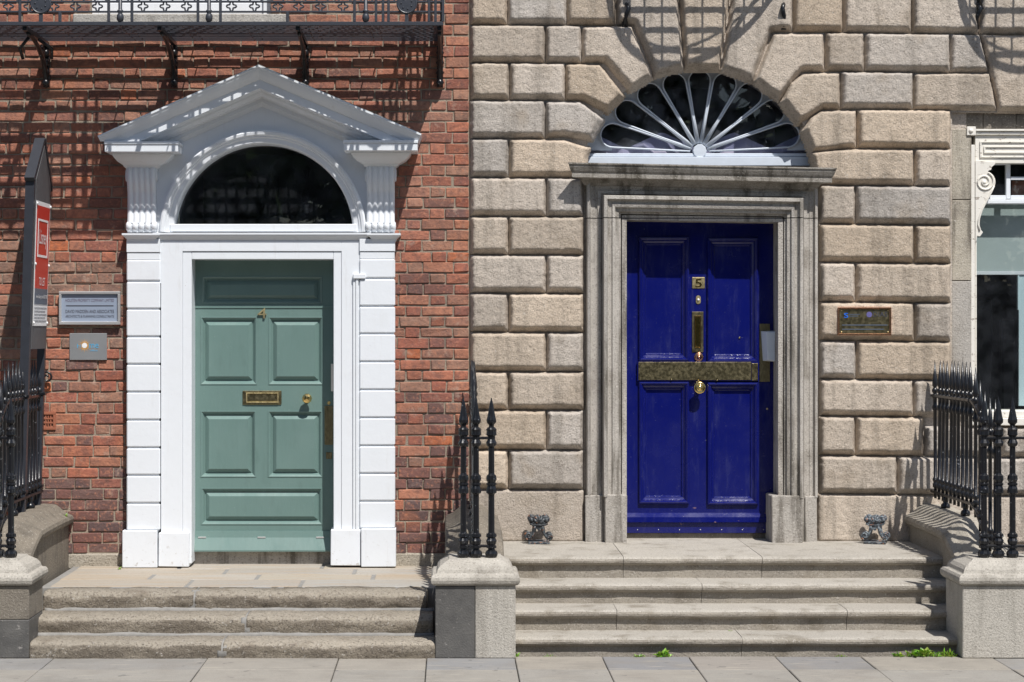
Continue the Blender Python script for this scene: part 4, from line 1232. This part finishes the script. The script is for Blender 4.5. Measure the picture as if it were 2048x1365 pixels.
# ================================================================== PIERS AND COPED WALLS
def coped_wall(parent, xc, hw, mat_, tops):
    secs = []
    for y, zt in tops:
        half = [(hw, 0), (hw, zt - .150), (hw + .012, zt - .146), (hw + .032, zt - .13), (hw + .038, zt - .105), (hw + .03, zt - .082), (hw + .008, zt - .072), (hw - .004, zt - .066), (hw - .03, zt - .05), (hw - .06, zt - .022), (hw - .085, zt - .004), (0, zt)]
        pts = [(xc + a, y, b) for a, b in half] + [(xc - a, y, b) for a, b in half[-2::-1]]
        secs.append([(p[0] + .003 * float(fbm(p[0] * 9, y * 7, p[2] * 9, 2)), p[1], p[2] + (.003 * float(fbm(y * 6, p[0] * 8, 1.0, 2)) if p[2] > 0 else 0)) for p in pts])
    m = MB(); m.col = (.95, .92, .86); m.loft(secs, True, True, False); return obj('coped_wall', m, mat_, parent)
TOPS = [(.0 - .01, .775), (-.3, .778), (-.7, .776), (-1.02, .774), (-1.12, .768), (-1.2, .75), (-1.28, .722), (-1.36, .688), (-1.45, .65), (-1.56, .612), (-1.6, .605)]
def pier(name, label, x0, x1, wall_x, parts, wmat, hw=.15):
    t = thing(name, ((x0 + x1) / 2, -1.8, 0), label, 'stone pier')
    for (a, b, z0, z1, mt, nm) in parts:
        m = MB(); m.col = (1, .985, .95); m.box(a, b, -1.98, -1.56, z0, z1, .005); obj(nm, m, mt, t)
    m = MB(); m.col = (.98, .96, .92)
    m.rings(x0, x1, -1.98, -1.54, [(0, .4435), (-.012, .447), (-.022, .458), (-.027, .476), (-.024, .494), (-.014, .508), (.004, .513), (.008, .518), (.014, .538), (.03, .560), (.055, .576), (.078, .590), (.085, .600)])
    obj('cap', m, M['pier'], t)
    coped_wall(t, wall_x, hw, wmat, TOPS)
    return t
xm = PX(950, -1.98)
pier('stone_pier', 'pier between the two flights, half painted black and half bare granite', -.09, .40, .155, [(-.09, xm - .001, 0, .443, M['pierdark'], 'painted_half'), (xm + .001, .40, 0, .443, M['pier'], 'bare_half')], M['sidewall'])
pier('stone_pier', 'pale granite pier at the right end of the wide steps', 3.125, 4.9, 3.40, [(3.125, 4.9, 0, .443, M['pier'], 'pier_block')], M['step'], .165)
pier('stone_pier', 'soot darkened granite pier at the far left beside the worn steps', -4.4, -2.567, -2.86, [(-4.4, -2.567, 0, .235, M['pierdark'], 'painted_base'), (-4.4, -2.567, .2355, .443, M['sidewall'], 'pier_block')], M['sidewall'], .165)

# ================================================================== RAILINGS
POST = [(.002, 0), (.030, 0), (.037, .012), (.039, .026), (.034, .040), (.022, .048), (.020, .056), (.031, .060), (.031, .074), (.022, .078), (.028, .084), (.033, .104), (.026, .118), (.024, .122), (.033, .130), (.031, .146), (.021, .152),
        (.0195, .16), (.0185, .385), (.021, .392), (.033, .400), (.031, .424), (.024, .444), (.031, .448), (.031, .458), (.024, .462), (.033, .482), (.030, .505), (.021, .512), (.0185, .52), (.018, .682), (.028, .690), (.034, .706), (.026, .722), (.023, .728),
        (.023, .748), (.032, .756), (.030, .778), (.033, .790), (.024, .800), (.016, .806), (.016, .818), (.029, .832), (.030, .848), (.024, .872), (.011, .945), (.002, .985)]
BAR = [(.001, -.055), (.010, -.055), (.0105, .02), (.019, .024), (.021, .044), (.014, .056), (.014, .060), (.0215, .074), (.019, .088), (.0125, .094), (.0125, .560), (.019, .566), (.021, .590), (.014, .604), (.014, .645),
       (.020, .652), (.018, .674), (.012, .680), (.021, .690), (.023, .706), (.014, .716), (.011, .722), (.020, .738), (.019, .756), (.0015, .915)]
def mesh_of(name, prof, n, mt, flute=0.0):
    m = MB(); m.lathe((0, 0, 0), prof, n, 'Z', flute == 0, flute)
    me = bpy.data.meshes.new(name); finish(me, m); me.materials.append(mt); return me
ME_POST = mesh_of('post', POST, 20, M['iron'], .10)
ME_BAR = mesh_of('bar', BAR, 8, M['iron'])
def inst(me, name, parent, loc, tilt=(0, 0, 0)):
    o = bpy.data.objects.new(name, me); link(o, parent, Vector(loc)); o.rotation_euler = tilt; return o
def railing(xc, posts, extra, label):
    t = thing('iron_railing', (xc, -1.0, .6), label, 'railing', 'railings flanking the doorsteps')
    n = 10
    for i in range(n):
        y = -.13 - .108 * i
        inst(ME_BAR, 'bar', t, (xc, y, .878), (R(random.uniform(-.5, .5)), R(random.uniform(-.6, .6)), 0))
    sl_ = [(-1.22, .845), (-1.335, .765), (-1.45, .70), (-1.575, .66), (-1.70, .655)]
    for y, z in sl_: inst(ME_BAR, 'bar', t, (xc, y, z))
    for x in posts: inst(ME_POST, 'post', t, (x, -1.85, .600))
    for x in extra: inst(ME_BAR, 'bar', t, (x, -1.85, .672))
    m = MB(); hw = .017
    def rail(pts, h=.016):
        secs = [[(xc - hw, y, z), (xc + hw, y, z), (xc + hw, y, z + h), (xc - hw, y, z + h)] for y, z in pts]; m.loft(secs)
    rail([(-.05, 1.535), (-1.14, 1.535), (-1.25, 1.50), (-1.48, 1.355), (-1.60, 1.325), (-1.84, 1.325)])
    obj('top_rail', m, M['iron'], t)
    m = MB(); rail([(-.05, .862), (-1.14, .862), (-1.25, .835), (-1.48, .69), (-1.6, .665), (-1.84, .663)]); obj('bottom_rail', m, M['iron'], t)
    for z in (1.329, .664):
        m = MB(); xs = list(posts) + list(extra); m.box(min(xs) - .02, max(xs) + .02, -1.868, -1.833, z, z + .016, .003); obj('cross_rail', m, M['iron'], t)
    for y in (-.42, -.96):
        m = MB(); m.lathe((xc, y, .772), [(.001, 0), (.026, 0), (.034, .016), (.030, .034), (.016, .046), (.022, .062), (.020, .092)], 12); obj('foot', m, M['iron'], t)
    return t
railing(.155, (.083, .160, .255), (), 'black iron railing end-on between the two doorways')
railing(3.40, (3.289, 3.378, 3.465), (3.575, 3.685, 3.795, 3.905, 4.015), 'black spearheaded iron railing at the right of the wide steps')
railing(-2.88, (-2.704, -2.79, -2.88), (-2.985, -3.095, -3.205, -3.315), 'black iron railing at the far left behind the letting sign')
m = MB(); pts = []
for q in range(30):
    a = R(200 - q * 19); rr = .045 * (1 - q / 36); pts.append((PX(97) + rr * math.cos(a) - .002, -.05, PZ(755) + rr * math.sin(a)))
pts = [(PX(80), -.05, PZ(772)), (PX(86), -.05, PZ(768))] + pts
m.tube(pts, .008, 6); m.box(PX(84), PX(90), -.05, .01, PZ(772), PZ(766)); obj('wall_scroll', m, M['iron'], None, label='small curled iron scroll fixed to the brick wall beside the sign post', category='iron scroll')

# ================================================================== BALCONY OF THE BRICK HOUSE
YBF = -.80; SB = S(YBF)
bx = lambda p: PX(p, YBF); bz = lambda p: PZ(p, YBF)
bal = thing('iron_balcony', (PX(360), -.4, 4.03), 'long dark grey iron balcony across the top of the brick house', 'balcony')
XB0, XB1 = -3.9, bx(886)
def bb(nm, *boxes, b=.0015):
    m = MB()
    for q in boxes: m.box(*q, b)
    return obj(nm, m, M['balcony'], bal)
bb('front_beam', (XB0, XB1, YBF - .012, YBF + .004, bz(52), bz(44)), b=.003)
for i in range(12):
    y = -.035 - i * .0635
    m = MB(); m.box(XB0, XB1 - .02, y - .0135, y + .0135, 4.040, 4.045)
    obj('floor_slat', m, M['balcony'], bal)
m = MB()
for i in range(12):
    y = -.067 - i * .0635
    k = 0; x = XB0 + (.06 if i % 2 else .0)
    while x < XB1 - .05:
        m.box(x, x + .008, y - .019, y + .019, 4.041, 4.045); x += .42
obj('grating_webs', m, M['balcony'], bal, kind='stuff')
for px in (95, 350, 612, 880, -160):
    xx = PX(px); m = MB()
    m.box(xx - .014, xx + .014, -.78, -.01, 4.006, 4.034)
    m.box(xx - .022, xx + .022, -.05, -.002, PZ(176), 4.006, .004)
    pts = []
    for q in range(15):
        a = R(90 * q / 14); pts.append((xx, -.05 - .62 * (1 - math.cos(a)), PZ(172) + (4.0 - PZ(172)) * math.sin(a)))
    m.tube(pts, [.020 - .0005 * q for q in range(15)], 6)
    pts = []
    for q in range(22):
        a = R(-60 + q * 26); rr = .07 * (1 - q / 26); pts.append((xx, -.20 + rr * math.cos(a), 3.93 + rr * math.sin(a)))
    m.tube(pts, .010, 5)
    for q in range(4): m.lathe((xx, -.058, PZ(176) + .03 + q * .07), [(.001, -.03), (.02, -.02), (.03, 0), (.018, .022), (.001, .03)], 8)
    if px == 95: m.tube([(xx - .03, -.5, 4.0), (xx - .10, -.45, 3.93), (xx - .085, -.42, 3.86)], .012, 5); m.tube([(xx + .02, -.4, 4.0), (xx + .09, -.3, 3.95), (xx + .085, -.28, 3.88)], .012, 5)
    obj('bracket', m, M['iron'], bal)
# front railing
zb0, zq0, zq1, ztop = bz(44), bz(24), bz(2), 5.02
rails = []
for z, h in ((zq0, .012), (zq1 - .006, .012), (4.78, .012), (ztop, .03)):
    bb('rail', (XB0, XB1, YBF - .008, YBF + .010, z - h / 2, z + h / 2), b=.002)
ups = [217.5, 264, 396, 441, 709, 752, 766, 777, 858, 871, 886, 40, -15, -150, -195]
for px in ups:
    m = MB(); x = bx(px); m.box(x - .009, x + .009, YBF - .012, YBF + .008, zb0, ztop - .02, .002); obj('upright', m, M['balcony'], bal)
for px in (120, 575):
    m = MB(); x = bx(px); m.box(x - .010, x + .010, YBF - .011, YBF + .007, zb0, zq0, .002); obj('upright', m, M['balcony'], bal)
for px in (240.5, 418, 731.5, -172):
    m = MB(); m.lathe((bx(px), YBF, zb0), [(.012, 0), (.02, .006), (.025, .025), (.022, .045), (.014, .058), (.021, .066), (.021, .076), (.013, .082), (.013, .62), (.022, .64), (.012, .66), (.012, .94)], 10); obj('baluster', m, M['balcony'], bal)
qz = (zq0 + zq1) / 2
m0 = MB(); pts = []
for q in range(36):
    a = 2 * math.pi * q / 36; rr = .0245 * (1 + .34 * math.cos(4 * a)); pts.append((rr * math.cos(a), 0, rr * math.sin(a)))
m0.tube(pts, .0062, 6, True); me = bpy.data.meshes.new('quatrefoil'); finish(me, m0); me.materials.append(M['balcony'])
for px in (17, 58, 108, 151, 195, 286, 330, 373, 463, 509, 556, 597.5, 641, 686, -60, -105): inst(me, 'quatrefoil', bal, (bx(px), YBF, qz))
x = XB0 + .05; m = MB()
while x < XB1 - .03:
    m.box(x - .006, x + .006, YBF - .006, YBF + .006, zq1, 4.775); x += .074
obj('balcony_bars', m, M['balcony'], bal, kind='stuff')
for px in (82, 813.5):
    c = (bx(px), YBF - .014, bz(8)); m = MB()
    m.lathe((c[0], YBF + .004, c[2]), [(.069, 0), (.069, -.018), (.062, -.022), (.058, -.02), (.001, -.021)], 28, 'Y', False)
    for q in range(7): m.lathe((c[0] + .036 * math.cos(q * .9 + .4), YBF - .0165, c[2] + .036 * math.sin(q * .9 + .4)), [(.005, 0), (.005, -.003), (.001, -.004)], 8, 'Y')
    m.box(c[0] - .012, c[0] + .012, YBF - .01, YBF + .006, zb0, c[2] - .06)
    obj('medallion', m, M['balcony'], bal)
m = MB()
for z, h in ((zq0, .012), (zq1, .012), (4.78, .012), (ztop, .03), (bz(48), .025)): m.box(XB1 - .02, XB1, YBF + .012, -.002, z - h / 2, z + h / 2)
for i in range(1, 7): m.box(XB1 - .016, XB1 - .004, YBF + .105 * i, YBF + .105 * i + .014, zb0, 5.0)
obj('side_railing', m, M['balcony'], bal)

# ================================================================== BOWED BALCONIES ABOVE THE GRANITE FRONT
def bow_balcony(xc, label):
    t = thing('bow_balcony', (xc, -.3, 4.70), label, 'balcony', 'bowed iron balconies on the granite house')
    RX, RY_, zf = .66, .56, 4.72
    el = lambda a, k=1.0: (xc + RX * k * math.cos(a), -RY_ * k * math.sin(a) - .005)
    m = MB(); m.tube([(*el(math.pi * i / 24), zf) for i in range(25)], .018, 6); m.tube([(*el(math.pi * i / 24), zf + .95) for i in range(25)], .018, 6); m.tube([(*el(math.pi * i / 24), zf + .12) for i in range(25)], .008, 6); obj('hoop', m, M['balcony'], t)
    for i in range(1, 15):
        a = math.pi * i / 15; p = el(a); m = MB()
        m.tube([(p[0], p[1], zf), (p[0], p[1], zf + .95)], .0075, 5); obj('baluster', m, M['balcony'], t)
    for i in range(1, 7):
        y = -.084 * i; 
        if abs(y) >= RY_: continue
        hx_ = RX * math.sqrt(1 - (y / RY_) ** 2); m = MB(); m.box(xc - hx_, xc + hx_, y - .010, y + .010, zf - .006, zf + .006); obj('floor_slat', m, M['balcony'], t)
    for s_ in (-1, 1):
        xb = xc + s_ * .56; m = MB(); pts = []
        for q in range(14):
            a = R(90 * q / 13); pts.append((xb - s_ * .20 * (1 - math.cos(a)), -.02 - .42 * (1 - math.cos(a)), 4.14 + .57 * math.sin(a)))
        m.tube(pts, .014, 6)
        pts = []
        for q in range(20):
            a = R(-90 + q * 28); rr = .08 * (1 - q / 24); pts.append((xb - s_ * .06, -.16 + rr * math.cos(a), 4.56 + rr * math.sin(a)))
        m.tube(pts, .010, 5)
        m.box(xb - .02, xb + .02, -.03, .0, 4.12, zf, .004)
        m.tube([(xb, -.03, 4.32), (xb - s_ * .02, -.09, 4.26), (xb, -.05, 4.2), (xb, -.03, 4.14)], .016, 6)
        obj('bracket', m, M['iron'], t)
bow_balcony(PX(1408), 'bowed iron balcony whose bracket shows above the fanlight')
bow_balcony(PX(2108), 'bowed iron balcony above the shop window, seen by its shadow at the top right')

# ================================================================== TO LET SIGN
sg = thing('letting_sign', (-2.86, -.38, .78), 'dark gabled timber letting sign with red poster at the left edge', 'sign')
lean = lambda z: -2.868 + .030 * (z - .78)                   # board line leans slightly
Yf, Yk = -.655, -.115
def lpost(y, w_, d, z0, z1, nm):
    m = MB(); s_ = []
    for z in (z0, z1):
        x = lean(z) - .028; s_.append([(x - w_ / 2, y - d / 2, z), (x + w_ / 2, y - d / 2, z), (x + w_ / 2, y + d / 2, z), (x - w_ / 2, y + d / 2, z)])
    m.loft(s_); return obj(nm, m, M['signwood'], sg)
lpost(Yf, .060, .05, .772, 3.03, 'front_post'); lpost(Yk, .052, .05, .772, 2.99, 'back_post')
def lp_(y, z, o): return (lean(z) + o, y, z)
m = MB(); zlo, zhi = 1.872, 3.02; ym = (Yf + Yk) / 2
secs = [[lp_(y, z, o) for y, z in ((Yf + .027, zlo), (Yk - .027, zlo), (Yk - .027, zhi), (ym, 3.27), (Yf + .027, zhi))] for o in (-.012, .006)]
m.loft(secs); obj('board', m, M['signply'], sg)
m = MB(); hw = .034
for (ya, za, yb, zb_) in ((Yf - .035, 3.005, ym + .004, 3.300), (Yk + .035, 2.975, ym + .006, 3.300)):
    dy, dz = yb - ya, zb_ - za; L = math.hypot(dy, dz); nyy, nzz = -dz / L * .03, dy / L * .03
    if nzz < 0: nyy, nzz = -nyy, -nzz
    s_ = []
    for y, z in ((ya, za), (yb, zb_)):
        x = lean(z) - .026
        s_.append([(x - hw, y, z), (x + hw, y, z), (x + hw, y + nyy, z + nzz), (x - hw, y + nyy, z + nzz)])
    m.loft(s_)
obj('gable_hood', m, M['signwood'], sg)
m = MB()
def sheet(m, y0, y1, z0, z1, o, th=.0):
    a = [lp_(y0, z0, o), lp_(y1, z0, o), lp_(y1, z1, o), lp_(y0, z1, o)]; b = [(p[0] - .002, p[1], p[2]) for p in a]
    m.loft([b, a])
pz0, pz1 = 2.03, 2.88; py0, py1 = Yf + .035, Yk - .03
sheet(m, py0, py1, pz0, pz1, .0095); poster = obj('poster', m, M['paper'], sg, label='red and white letting poster')
m = MB(); sheet(m, py0 + .022, py1 - .022, 2.285, pz1 - .03, .0118); obj('red_field', m, M['red'], poster)
m = MB(); sheet(m, py0 + .022, py1 - .022, 2.178, 2.284, .0118); obj('grey_band', m, M['slatefilm'], poster)
m = MB(); ya, yb = py0 + .065, py1 - .075; za, zb_ = 2.50, 2.76
for q in ((ya, yb, zb_ - .014, zb_), (ya, yb, za, za + .016), (ya, ya + .014, za + .0165, zb_ - .0145), (yb - .014, yb, za + .0165, zb_ - .0145)): sheet(m, *q, .0142)
obj('logo_frame', m, M['paper'], poster)
def sign_text(s, yc, zc_, wd, h, mt):
    m = MB(); text_into(m, s, wd, h, lambda u, v, o: lp_(yc + u, zc_ + v, .0146)); obj('lettering', m, mt, poster)
yc = (py0 + py1) / 2
sign_text('Lisney', yc - .005, 2.625, .25, .13, M['paper'])
sign_text('TO LET', yc, 2.335, .20, .055, M['paper'])
sign_text('www.lisney.com 638 2700', yc, 2.228, .38, .034, M['paper'])
for q in range(5):
    m = MB(); sheet(m, py0 + .03, py1 - .03 - .05 * (q % 2), 2.15 - q * .022, 2.157 - q * .022, .0118); obj('small_print', m, M['greyprint'], poster)
m = MB()
for y, z in ((py0 + .01, 2.86), (py1 - .01, 2.86), (py0 + .01, 2.45), (py1 - .01, 2.45), (py0 + .01, 2.05), (py1 - .01, 2.05)):
    c = lp_(y, z, .0115); m.lathe(c, [(.011, 0), (.010, .006), (.001, .009)], 10, 'X')
obj('fixing', m, M['paper'], sg)
m = MB()
for z in (.90, 1.545):
    for y in (Yf, Yk): m.box(lean(z) - .062, lean(z) + .012, y - .032, y + .032, z, z + .02, .003)
obj('fixing_strap', m, M['iron'], sg)

# ================================================================== PLAQUES
def flat_text(parent, s, px0, py0, px1, py1, y, mt):
    m = MB(); x0, x1, z0, z1 = PX(px0, y), PX(px1, y), PZ(py1, y), PZ(py0, y)
    text_into(m, s, x1 - x0, z1 - z0, lambda u, v, o: ((x0 + x1) / 2 + u, y, (z0 + z1) / 2 + v)); return obj('lettering', m, mt, parent)
p = thing('wall_plaque', PP(179, 649, -.03), 'silver framed grey plaque with three lines of lettering on the brick wall', 'plaque')
m = MB(); yq = -.030
for q in ((117.5, 583, 240, 588.5), (117.5, 643.5, 240, 650), (117.5, 588.7, 122.5, 643.3), (235, 588.7, 240, 643.3)): m.pbox(*q, yq - .018, .0, .003)
obj('frame', m, M['alu'], p)
m = MB(); m.pbox(122.5, 588.5, 235, 643.5, yq, -.001); obj('plate', m, M['plaquegrey'], p)
flat_text(p, 'HOLSTEN PROPERTY COMPANY LIMITED', 131, 598, 228, 604, yq - .002, M['inkpurple'])
flat_text(p, 'DAVID MADDEN AND ASSOCIATES', 131, 620, 228, 626.5, yq - .002, M['ink'])
flat_text(p, 'ARCHITECTS & PLANNING CONSULTANTS', 131, 630.5, 228, 635.5, yq - .002, M['ink'])
m = MB(); m.pbox(132, 611, 227, 612.6, yq - .002, yq); obj('rule', m, M['ink'], p)
p = thing('wall_plaque', PP(176, 720, -.02), 'brushed steel plaque with orange sunburst under the framed plaque', 'plaque')
m = MB(); yq = -.022; m.pbox(139, 667, 213.5, 720.5, yq, .0, .002); obj('plate', m, M['steel'], p)
c = PP(169, 691.5, yq); m = MB()
for q in range(28):
    a = 2 * math.pi * q / 28; r1 = .040 + .012 * (q % 2)
    dx, dz = math.cos(a), math.sin(a)
    m.add([(c[0] + dx * .02 - dz * .0016, yq - .002, c[2] + dz * .02 + dx * .0016), (c[0] + dx * .02 + dz * .0016, yq - .002, c[2] + dz * .02 - dx * .0016), (c[0] + dx * r1, yq - .002, c[2] + dz * r1)], [(0, 1, 2)])
obj('sun_rays', m, M['orange'], p)
m = MB(); m.lathe((c[0], yq, c[2]), [(.0185, 0), (.0185, -.003), (.001, -.0035)], 18, 'Y', False); obj('sun_disc', m, M['paper'], p)
flat_text(p, 'H', 154.5, 688, 162.5, 696.5, yq - .002, M['inkblue'])
flat_text(p, 'me', 178, 688, 197, 696.5, yq - .002, M['inkblue'])
flat_text(p, 'office', 180, 699.5, 195, 703, yq - .002, M['inkblue'])
p = thing('wall_plaque', PP(1728, 671, -.06), 'small brass plaque with a blue emblem on the granite wall', 'plaque')
yq = -.064; m = MB()
for q in ((1676, 615, 1783, 618.2), (1676, 667.8, 1783, 671.2), (1676, 618.4, 1679.5, 667.6), (1779.5, 618.4, 1783, 667.6)): m.pbox(*q, yq - .012, -.02, .002)
obj('frame', m, M['copper'], p)
m = MB(); m.pbox(1679.4, 618, 1779.6, 668, yq, -.02); obj('plate', m, M['tarnish'], p)
yt = yq - .002
flat_text(p, 'DIAS', 1746, 624, 1775, 634, yt, M['ink'])
flat_text(p, 'S', 1688, 626.5, 1696.5, 636, yt - .001, M['logo'])
m = MB(); c = PP(1738.5, 629.5, yq); m.lathe((c[0], yq, c[2]), [(.020, 0), (.020, -.0018), (.001, -.002)], 18, 'Y', False); obj('emblem', m, M['logopurple'], p)
m = MB()
for q in ((1698, 628.5, 1720, 630), (1698, 632, 1716, 633.5), (1684, 649.5, 1775, 651.5), (1684, 658, 1768, 660)): m.pbox(*q, yt, yq)
obj('worn_lettering', m, M['slatefilm'], p)
m = MB()
for a, b in ((1683, 621.5), (1776, 621.5), (1683, 664.5), (1776, 664.5)): m.lathe(PP(a, b, yq), [(.006, 0), (.005, -.003), (.001, -.004)], 8, 'Y')
obj('screw', m, M['brass'], p)

# ================================================================== BOOT SCRAPERS
def scraper(px, py, label, rot, tc):
    t = thing('boot_scraper', (0, 0, 0), label, 'boot scraper', 'boot scrapers on the landing of the blue door')
    def spiral(m, cx, cz, r, a0, turn, y, th=.0065):
        pts = []
        for q in range(24):
            a = R(a0 + turn * q * 22); rr = r * (1 - q / 27); pts.append((cx + rr * math.cos(a), y, cz + rr * math.sin(a)))
        m.tube(pts, th, 6)
    for y in (-.055, .055):
        m = MB(); m.col = tc
        for s_ in (-1, 1):
            spiral(m, s_ * .052, .168, .030, 250 if s_ < 0 else -70, -s_, y, .010)
            m.lathe((s_ * .054, y, .168), [(.001, .016), (.016, .014), (.018, -.012), (.001, -.016)], 10, 'Y')
            m.tube([(s_ * .026, y, .128), (s_ * .030, y, .10), (s_ * .036, y, .072), (s_ * .052, y, .048), (s_ * .066, y, .034)], [.013, .012, .011, .010, .009], 7)
            spiral(m, s_ * .070, .052, .026, 270, s_, y, .0075)
        for q in range(5):
            a = R(40 + 25 * q); m.tube([(0, y - .004, .138), (.052 * math.cos(a), y - .006, .138 + .052 * math.sin(a) * 1.08)], [.008, .0125], 6)
        m.prism([(-.045, .136), (.045, .136), (.04, .150), (.02, .178), (0, .186), (-.02, .178), (-.04, .150)], y - .007, y + .007)
        m.box(-.050, .050, y - .014, y + .014, .126, .136, .002)
        m.prism([(-.03, .126), (-.034, .10), (-.018, .108), (0, .088), (.018, .108), (.034, .10), (.03, .126)], y - .006, y + .006)
        o = obj('scroll_frame', m, M['scraper'], t)
    m = MB(); m.box(-.006, .006, -.054, .054, .10, .124, .001); obj('blade', m, M['scraper'], t)
    m = MB(); m.box(-.075, .075, -.085, -.03, .0, .016, .003); m.box(-.075, .075, .03, .085, .0, .016, .003); m.box(-.02, .02, -.0295, .0295, .0, .010, .002); obj('base', m, M['scraper'], t)
    y = -.16; t.location = (PX(px, y), y, .513); t.rotation_euler.z = R(rot)
scraper(1077, 1090, 'flaking black boot scraper on the left side of the wide landing', 0, (.5, .5, .5))
scraper(1751, 1090, 'grey blue peeling boot scraper on the right side of the wide landing', -16, (1.25, 1.28, 1.3))

# ================================================================== WEEDS
def weed(px, py, y, n, w_, h, label, z=None, blade=.0):
    z = PZ(py, y) if z is None else z
    m = MB(); x = PX(px, y)
    for i in range(n):
        a = random.uniform(0, 2 * math.pi); el_ = random.uniform(.25, 1.35)
        bx_ = x + random.uniform(-w_, w_) * .8; by_ = y + random.uniform(-.03, .0)
        L = random.uniform(.45, 1) * h * math.exp(-1.3 * ((bx_ - x) / w_) ** 2) * random.choice((.6, .8, 1, 1.25)); d = Vector((math.cos(a) * math.cos(el_), math.sin(a) * math.cos(el_) * .6 - .1, math.sin(el_)))
        d.normalize(); sd = d.cross(Vector((0, 0, 1))); sd = sd.normalized() if sd.length > .01 else Vector((1, 0, 0))
        lw = L * (.10 if random.random() < blade else random.uniform(.25, .40))
        p0 = Vector((bx_, by_, z - .004)); p1 = p0 + d * L * .55; p2 = p0 + d * L + Vector((0, 0, -L * .18))
        m.col = (random.uniform(.75, 1.5), random.uniform(.85, 1.35), random.uniform(.6, 1.2))
        m.add([p0, p1 - sd * lw * .5 + Vector((0, 0, .003)), p2, p1 + sd * lw * .5 + Vector((0, 0, .003))], [(0, 1, 2), (0, 2, 3)])
    obj('weed', m, M['weed'], None, label=label, category='weed', group='weeds along the foot of the steps')
yk = -1.89
weed(1842, 1304, yk, 150, .13, .08, 'large leafy weed clump at the right foot of the wide steps', .0, .2)
weed(1893, 1304, yk, 110, .07, .07, 'grassy green tuft against the right granite pier', .0, .9)
weed(1795, 1302, yk, 70, .035, .05, 'low flat weed just left of the largest weed clump', .0)
weed(1326, 1310, yk, 90, .05, .065, 'bright round weed below the middle of the wide steps', .0)
weed(1278, 1310, yk, 40, .04, .035, 'small weed just left of the bright round weed', .0)
weed(1100, 1312, yk, 26, .05, .022, 'tiny weeds near the left end of the bottom wide step', .0)
weed(1682, 1304, yk, 26, .05, .024, 'thin sprigs below the right third of the wide steps', .0)
weed(1460, 1258, -1.565, 12, .012, .02, 'single tiny sprig growing on the third wide step', .110)
weed(1034, 1310, yk, 30, .012, .045, 'little weed in the corner of the half black pier', .0)
weed(129, 1052, -.16, 60, .025, .045, 'small green moss tuft on the coping at the left', .695)
weed(240, 1128, -.16, 24, .012, .03, 'wisp of green at the foot of the left white pilaster', .333)

# ================================================================== TREES ACROSS THE STREET (seen in the window glass)
def leafmesh(seed, r, h):
    rs = np.random.RandomState(seed); m = MB()
    cl = [np.array((rs.uniform(-1, 1) * r, rs.uniform(-1, 1) * r * .8, rs.uniform(-1, 1) * h * .5)) for _ in range(44)]
    cl = [c * (1 if abs(c[0] / r) + abs(c[2] / h * 2) < 1.4 else .7) for c in cl]
    for i in range(9000):
        c = cl[rs.randint(44)]; p = c + rs.normal(0, .6, 3); u = rs.normal(0, 1, 3); v = rs.normal(0, 1, 3)
        u /= np.linalg.norm(u); v -= u * (u @ v); v /= np.linalg.norm(v); s_ = rs.uniform(.16, .32)
        q = rs.uniform(.4, .85); m.col = (q, q, q)
        m.add([p - u * s_, p + v * s_ * .55, p + u * s_, p - v * s_ * .55], [(0, 1, 2, 3)])
    me = bpy.data.meshes.new('crown'); finish(me, m); me.materials.append(M['leaf']); return me
crowns = [leafmesh(3, 4.2, 8.6), leafmesh(8, 4.4, 9.0)]
TR = [(-19, 'outermost on the left'), (-12.5, 'second from the left'), (-6, 'mirrored in the plain dark fanlight'), (0.5, 'standing behind the photographer'), (7, 'mirrored in the petalled fanlight'), (13.5, 'mirrored in the shop window'), (20, 'outermost on the right')]
for i, (x, lab) in enumerate(TR):
    y = -27 - (i % 2) * 1.6; h = 6.6
    t = thing('park_tree', (x, y, -.13), 'leafy park tree across the street, ' + lab, 'tree', 'park trees across the street')
    m = MB(); m.tube([(x, y, -.13), (x + .1, y, 2.2), (x, y, 4.4), (x + .3, y, 9)], [.32, .26, .2, .06], 8)
    for k in range(5):
        a = k * 1.3 + i; m.tube([(x, y, 3.2), (x + 1.2 * math.cos(a), y + 1.2 * math.sin(a), 5), (x + 2.6 * math.cos(a), y + 2.6 * math.sin(a), 7.5)], [.13, .08, .03], 6)
    obj('trunk', m, M['bark'], t)
    inst(crowns[i % 2], 'crown', t, (x, y, h), (0, 0, (i % 3) * .4))
m = MB(); rs = np.random.RandomState(5); m.col = (.25, .25, .25)
m.box(-30, 30, -31.2, -30.9, -.13, 2.9)
for i in range(12000):
    p = np.array((rs.uniform(-26, 26), -30.4 + rs.uniform(-.9, .9), rs.uniform(-.1, 3.0))); u = rs.normal(0, 1, 3); v = rs.normal(0, 1, 3)
    u /= np.linalg.norm(u); v -= u * (u @ v); v /= np.linalg.norm(v); s_ = rs.uniform(.18, .36); q = rs.uniform(.35, .7); m.col = (q, q, q)
    m.add([p - u * s_, p + v * s_ * .55, p + u * s_, p - v * s_ * .55], [(0, 1, 2, 3)])
obj('park_shrubbery', m, M['leaf'], None, kind='stuff', label='dense green shrubbery under the park trees across the street', category='shrubbery')
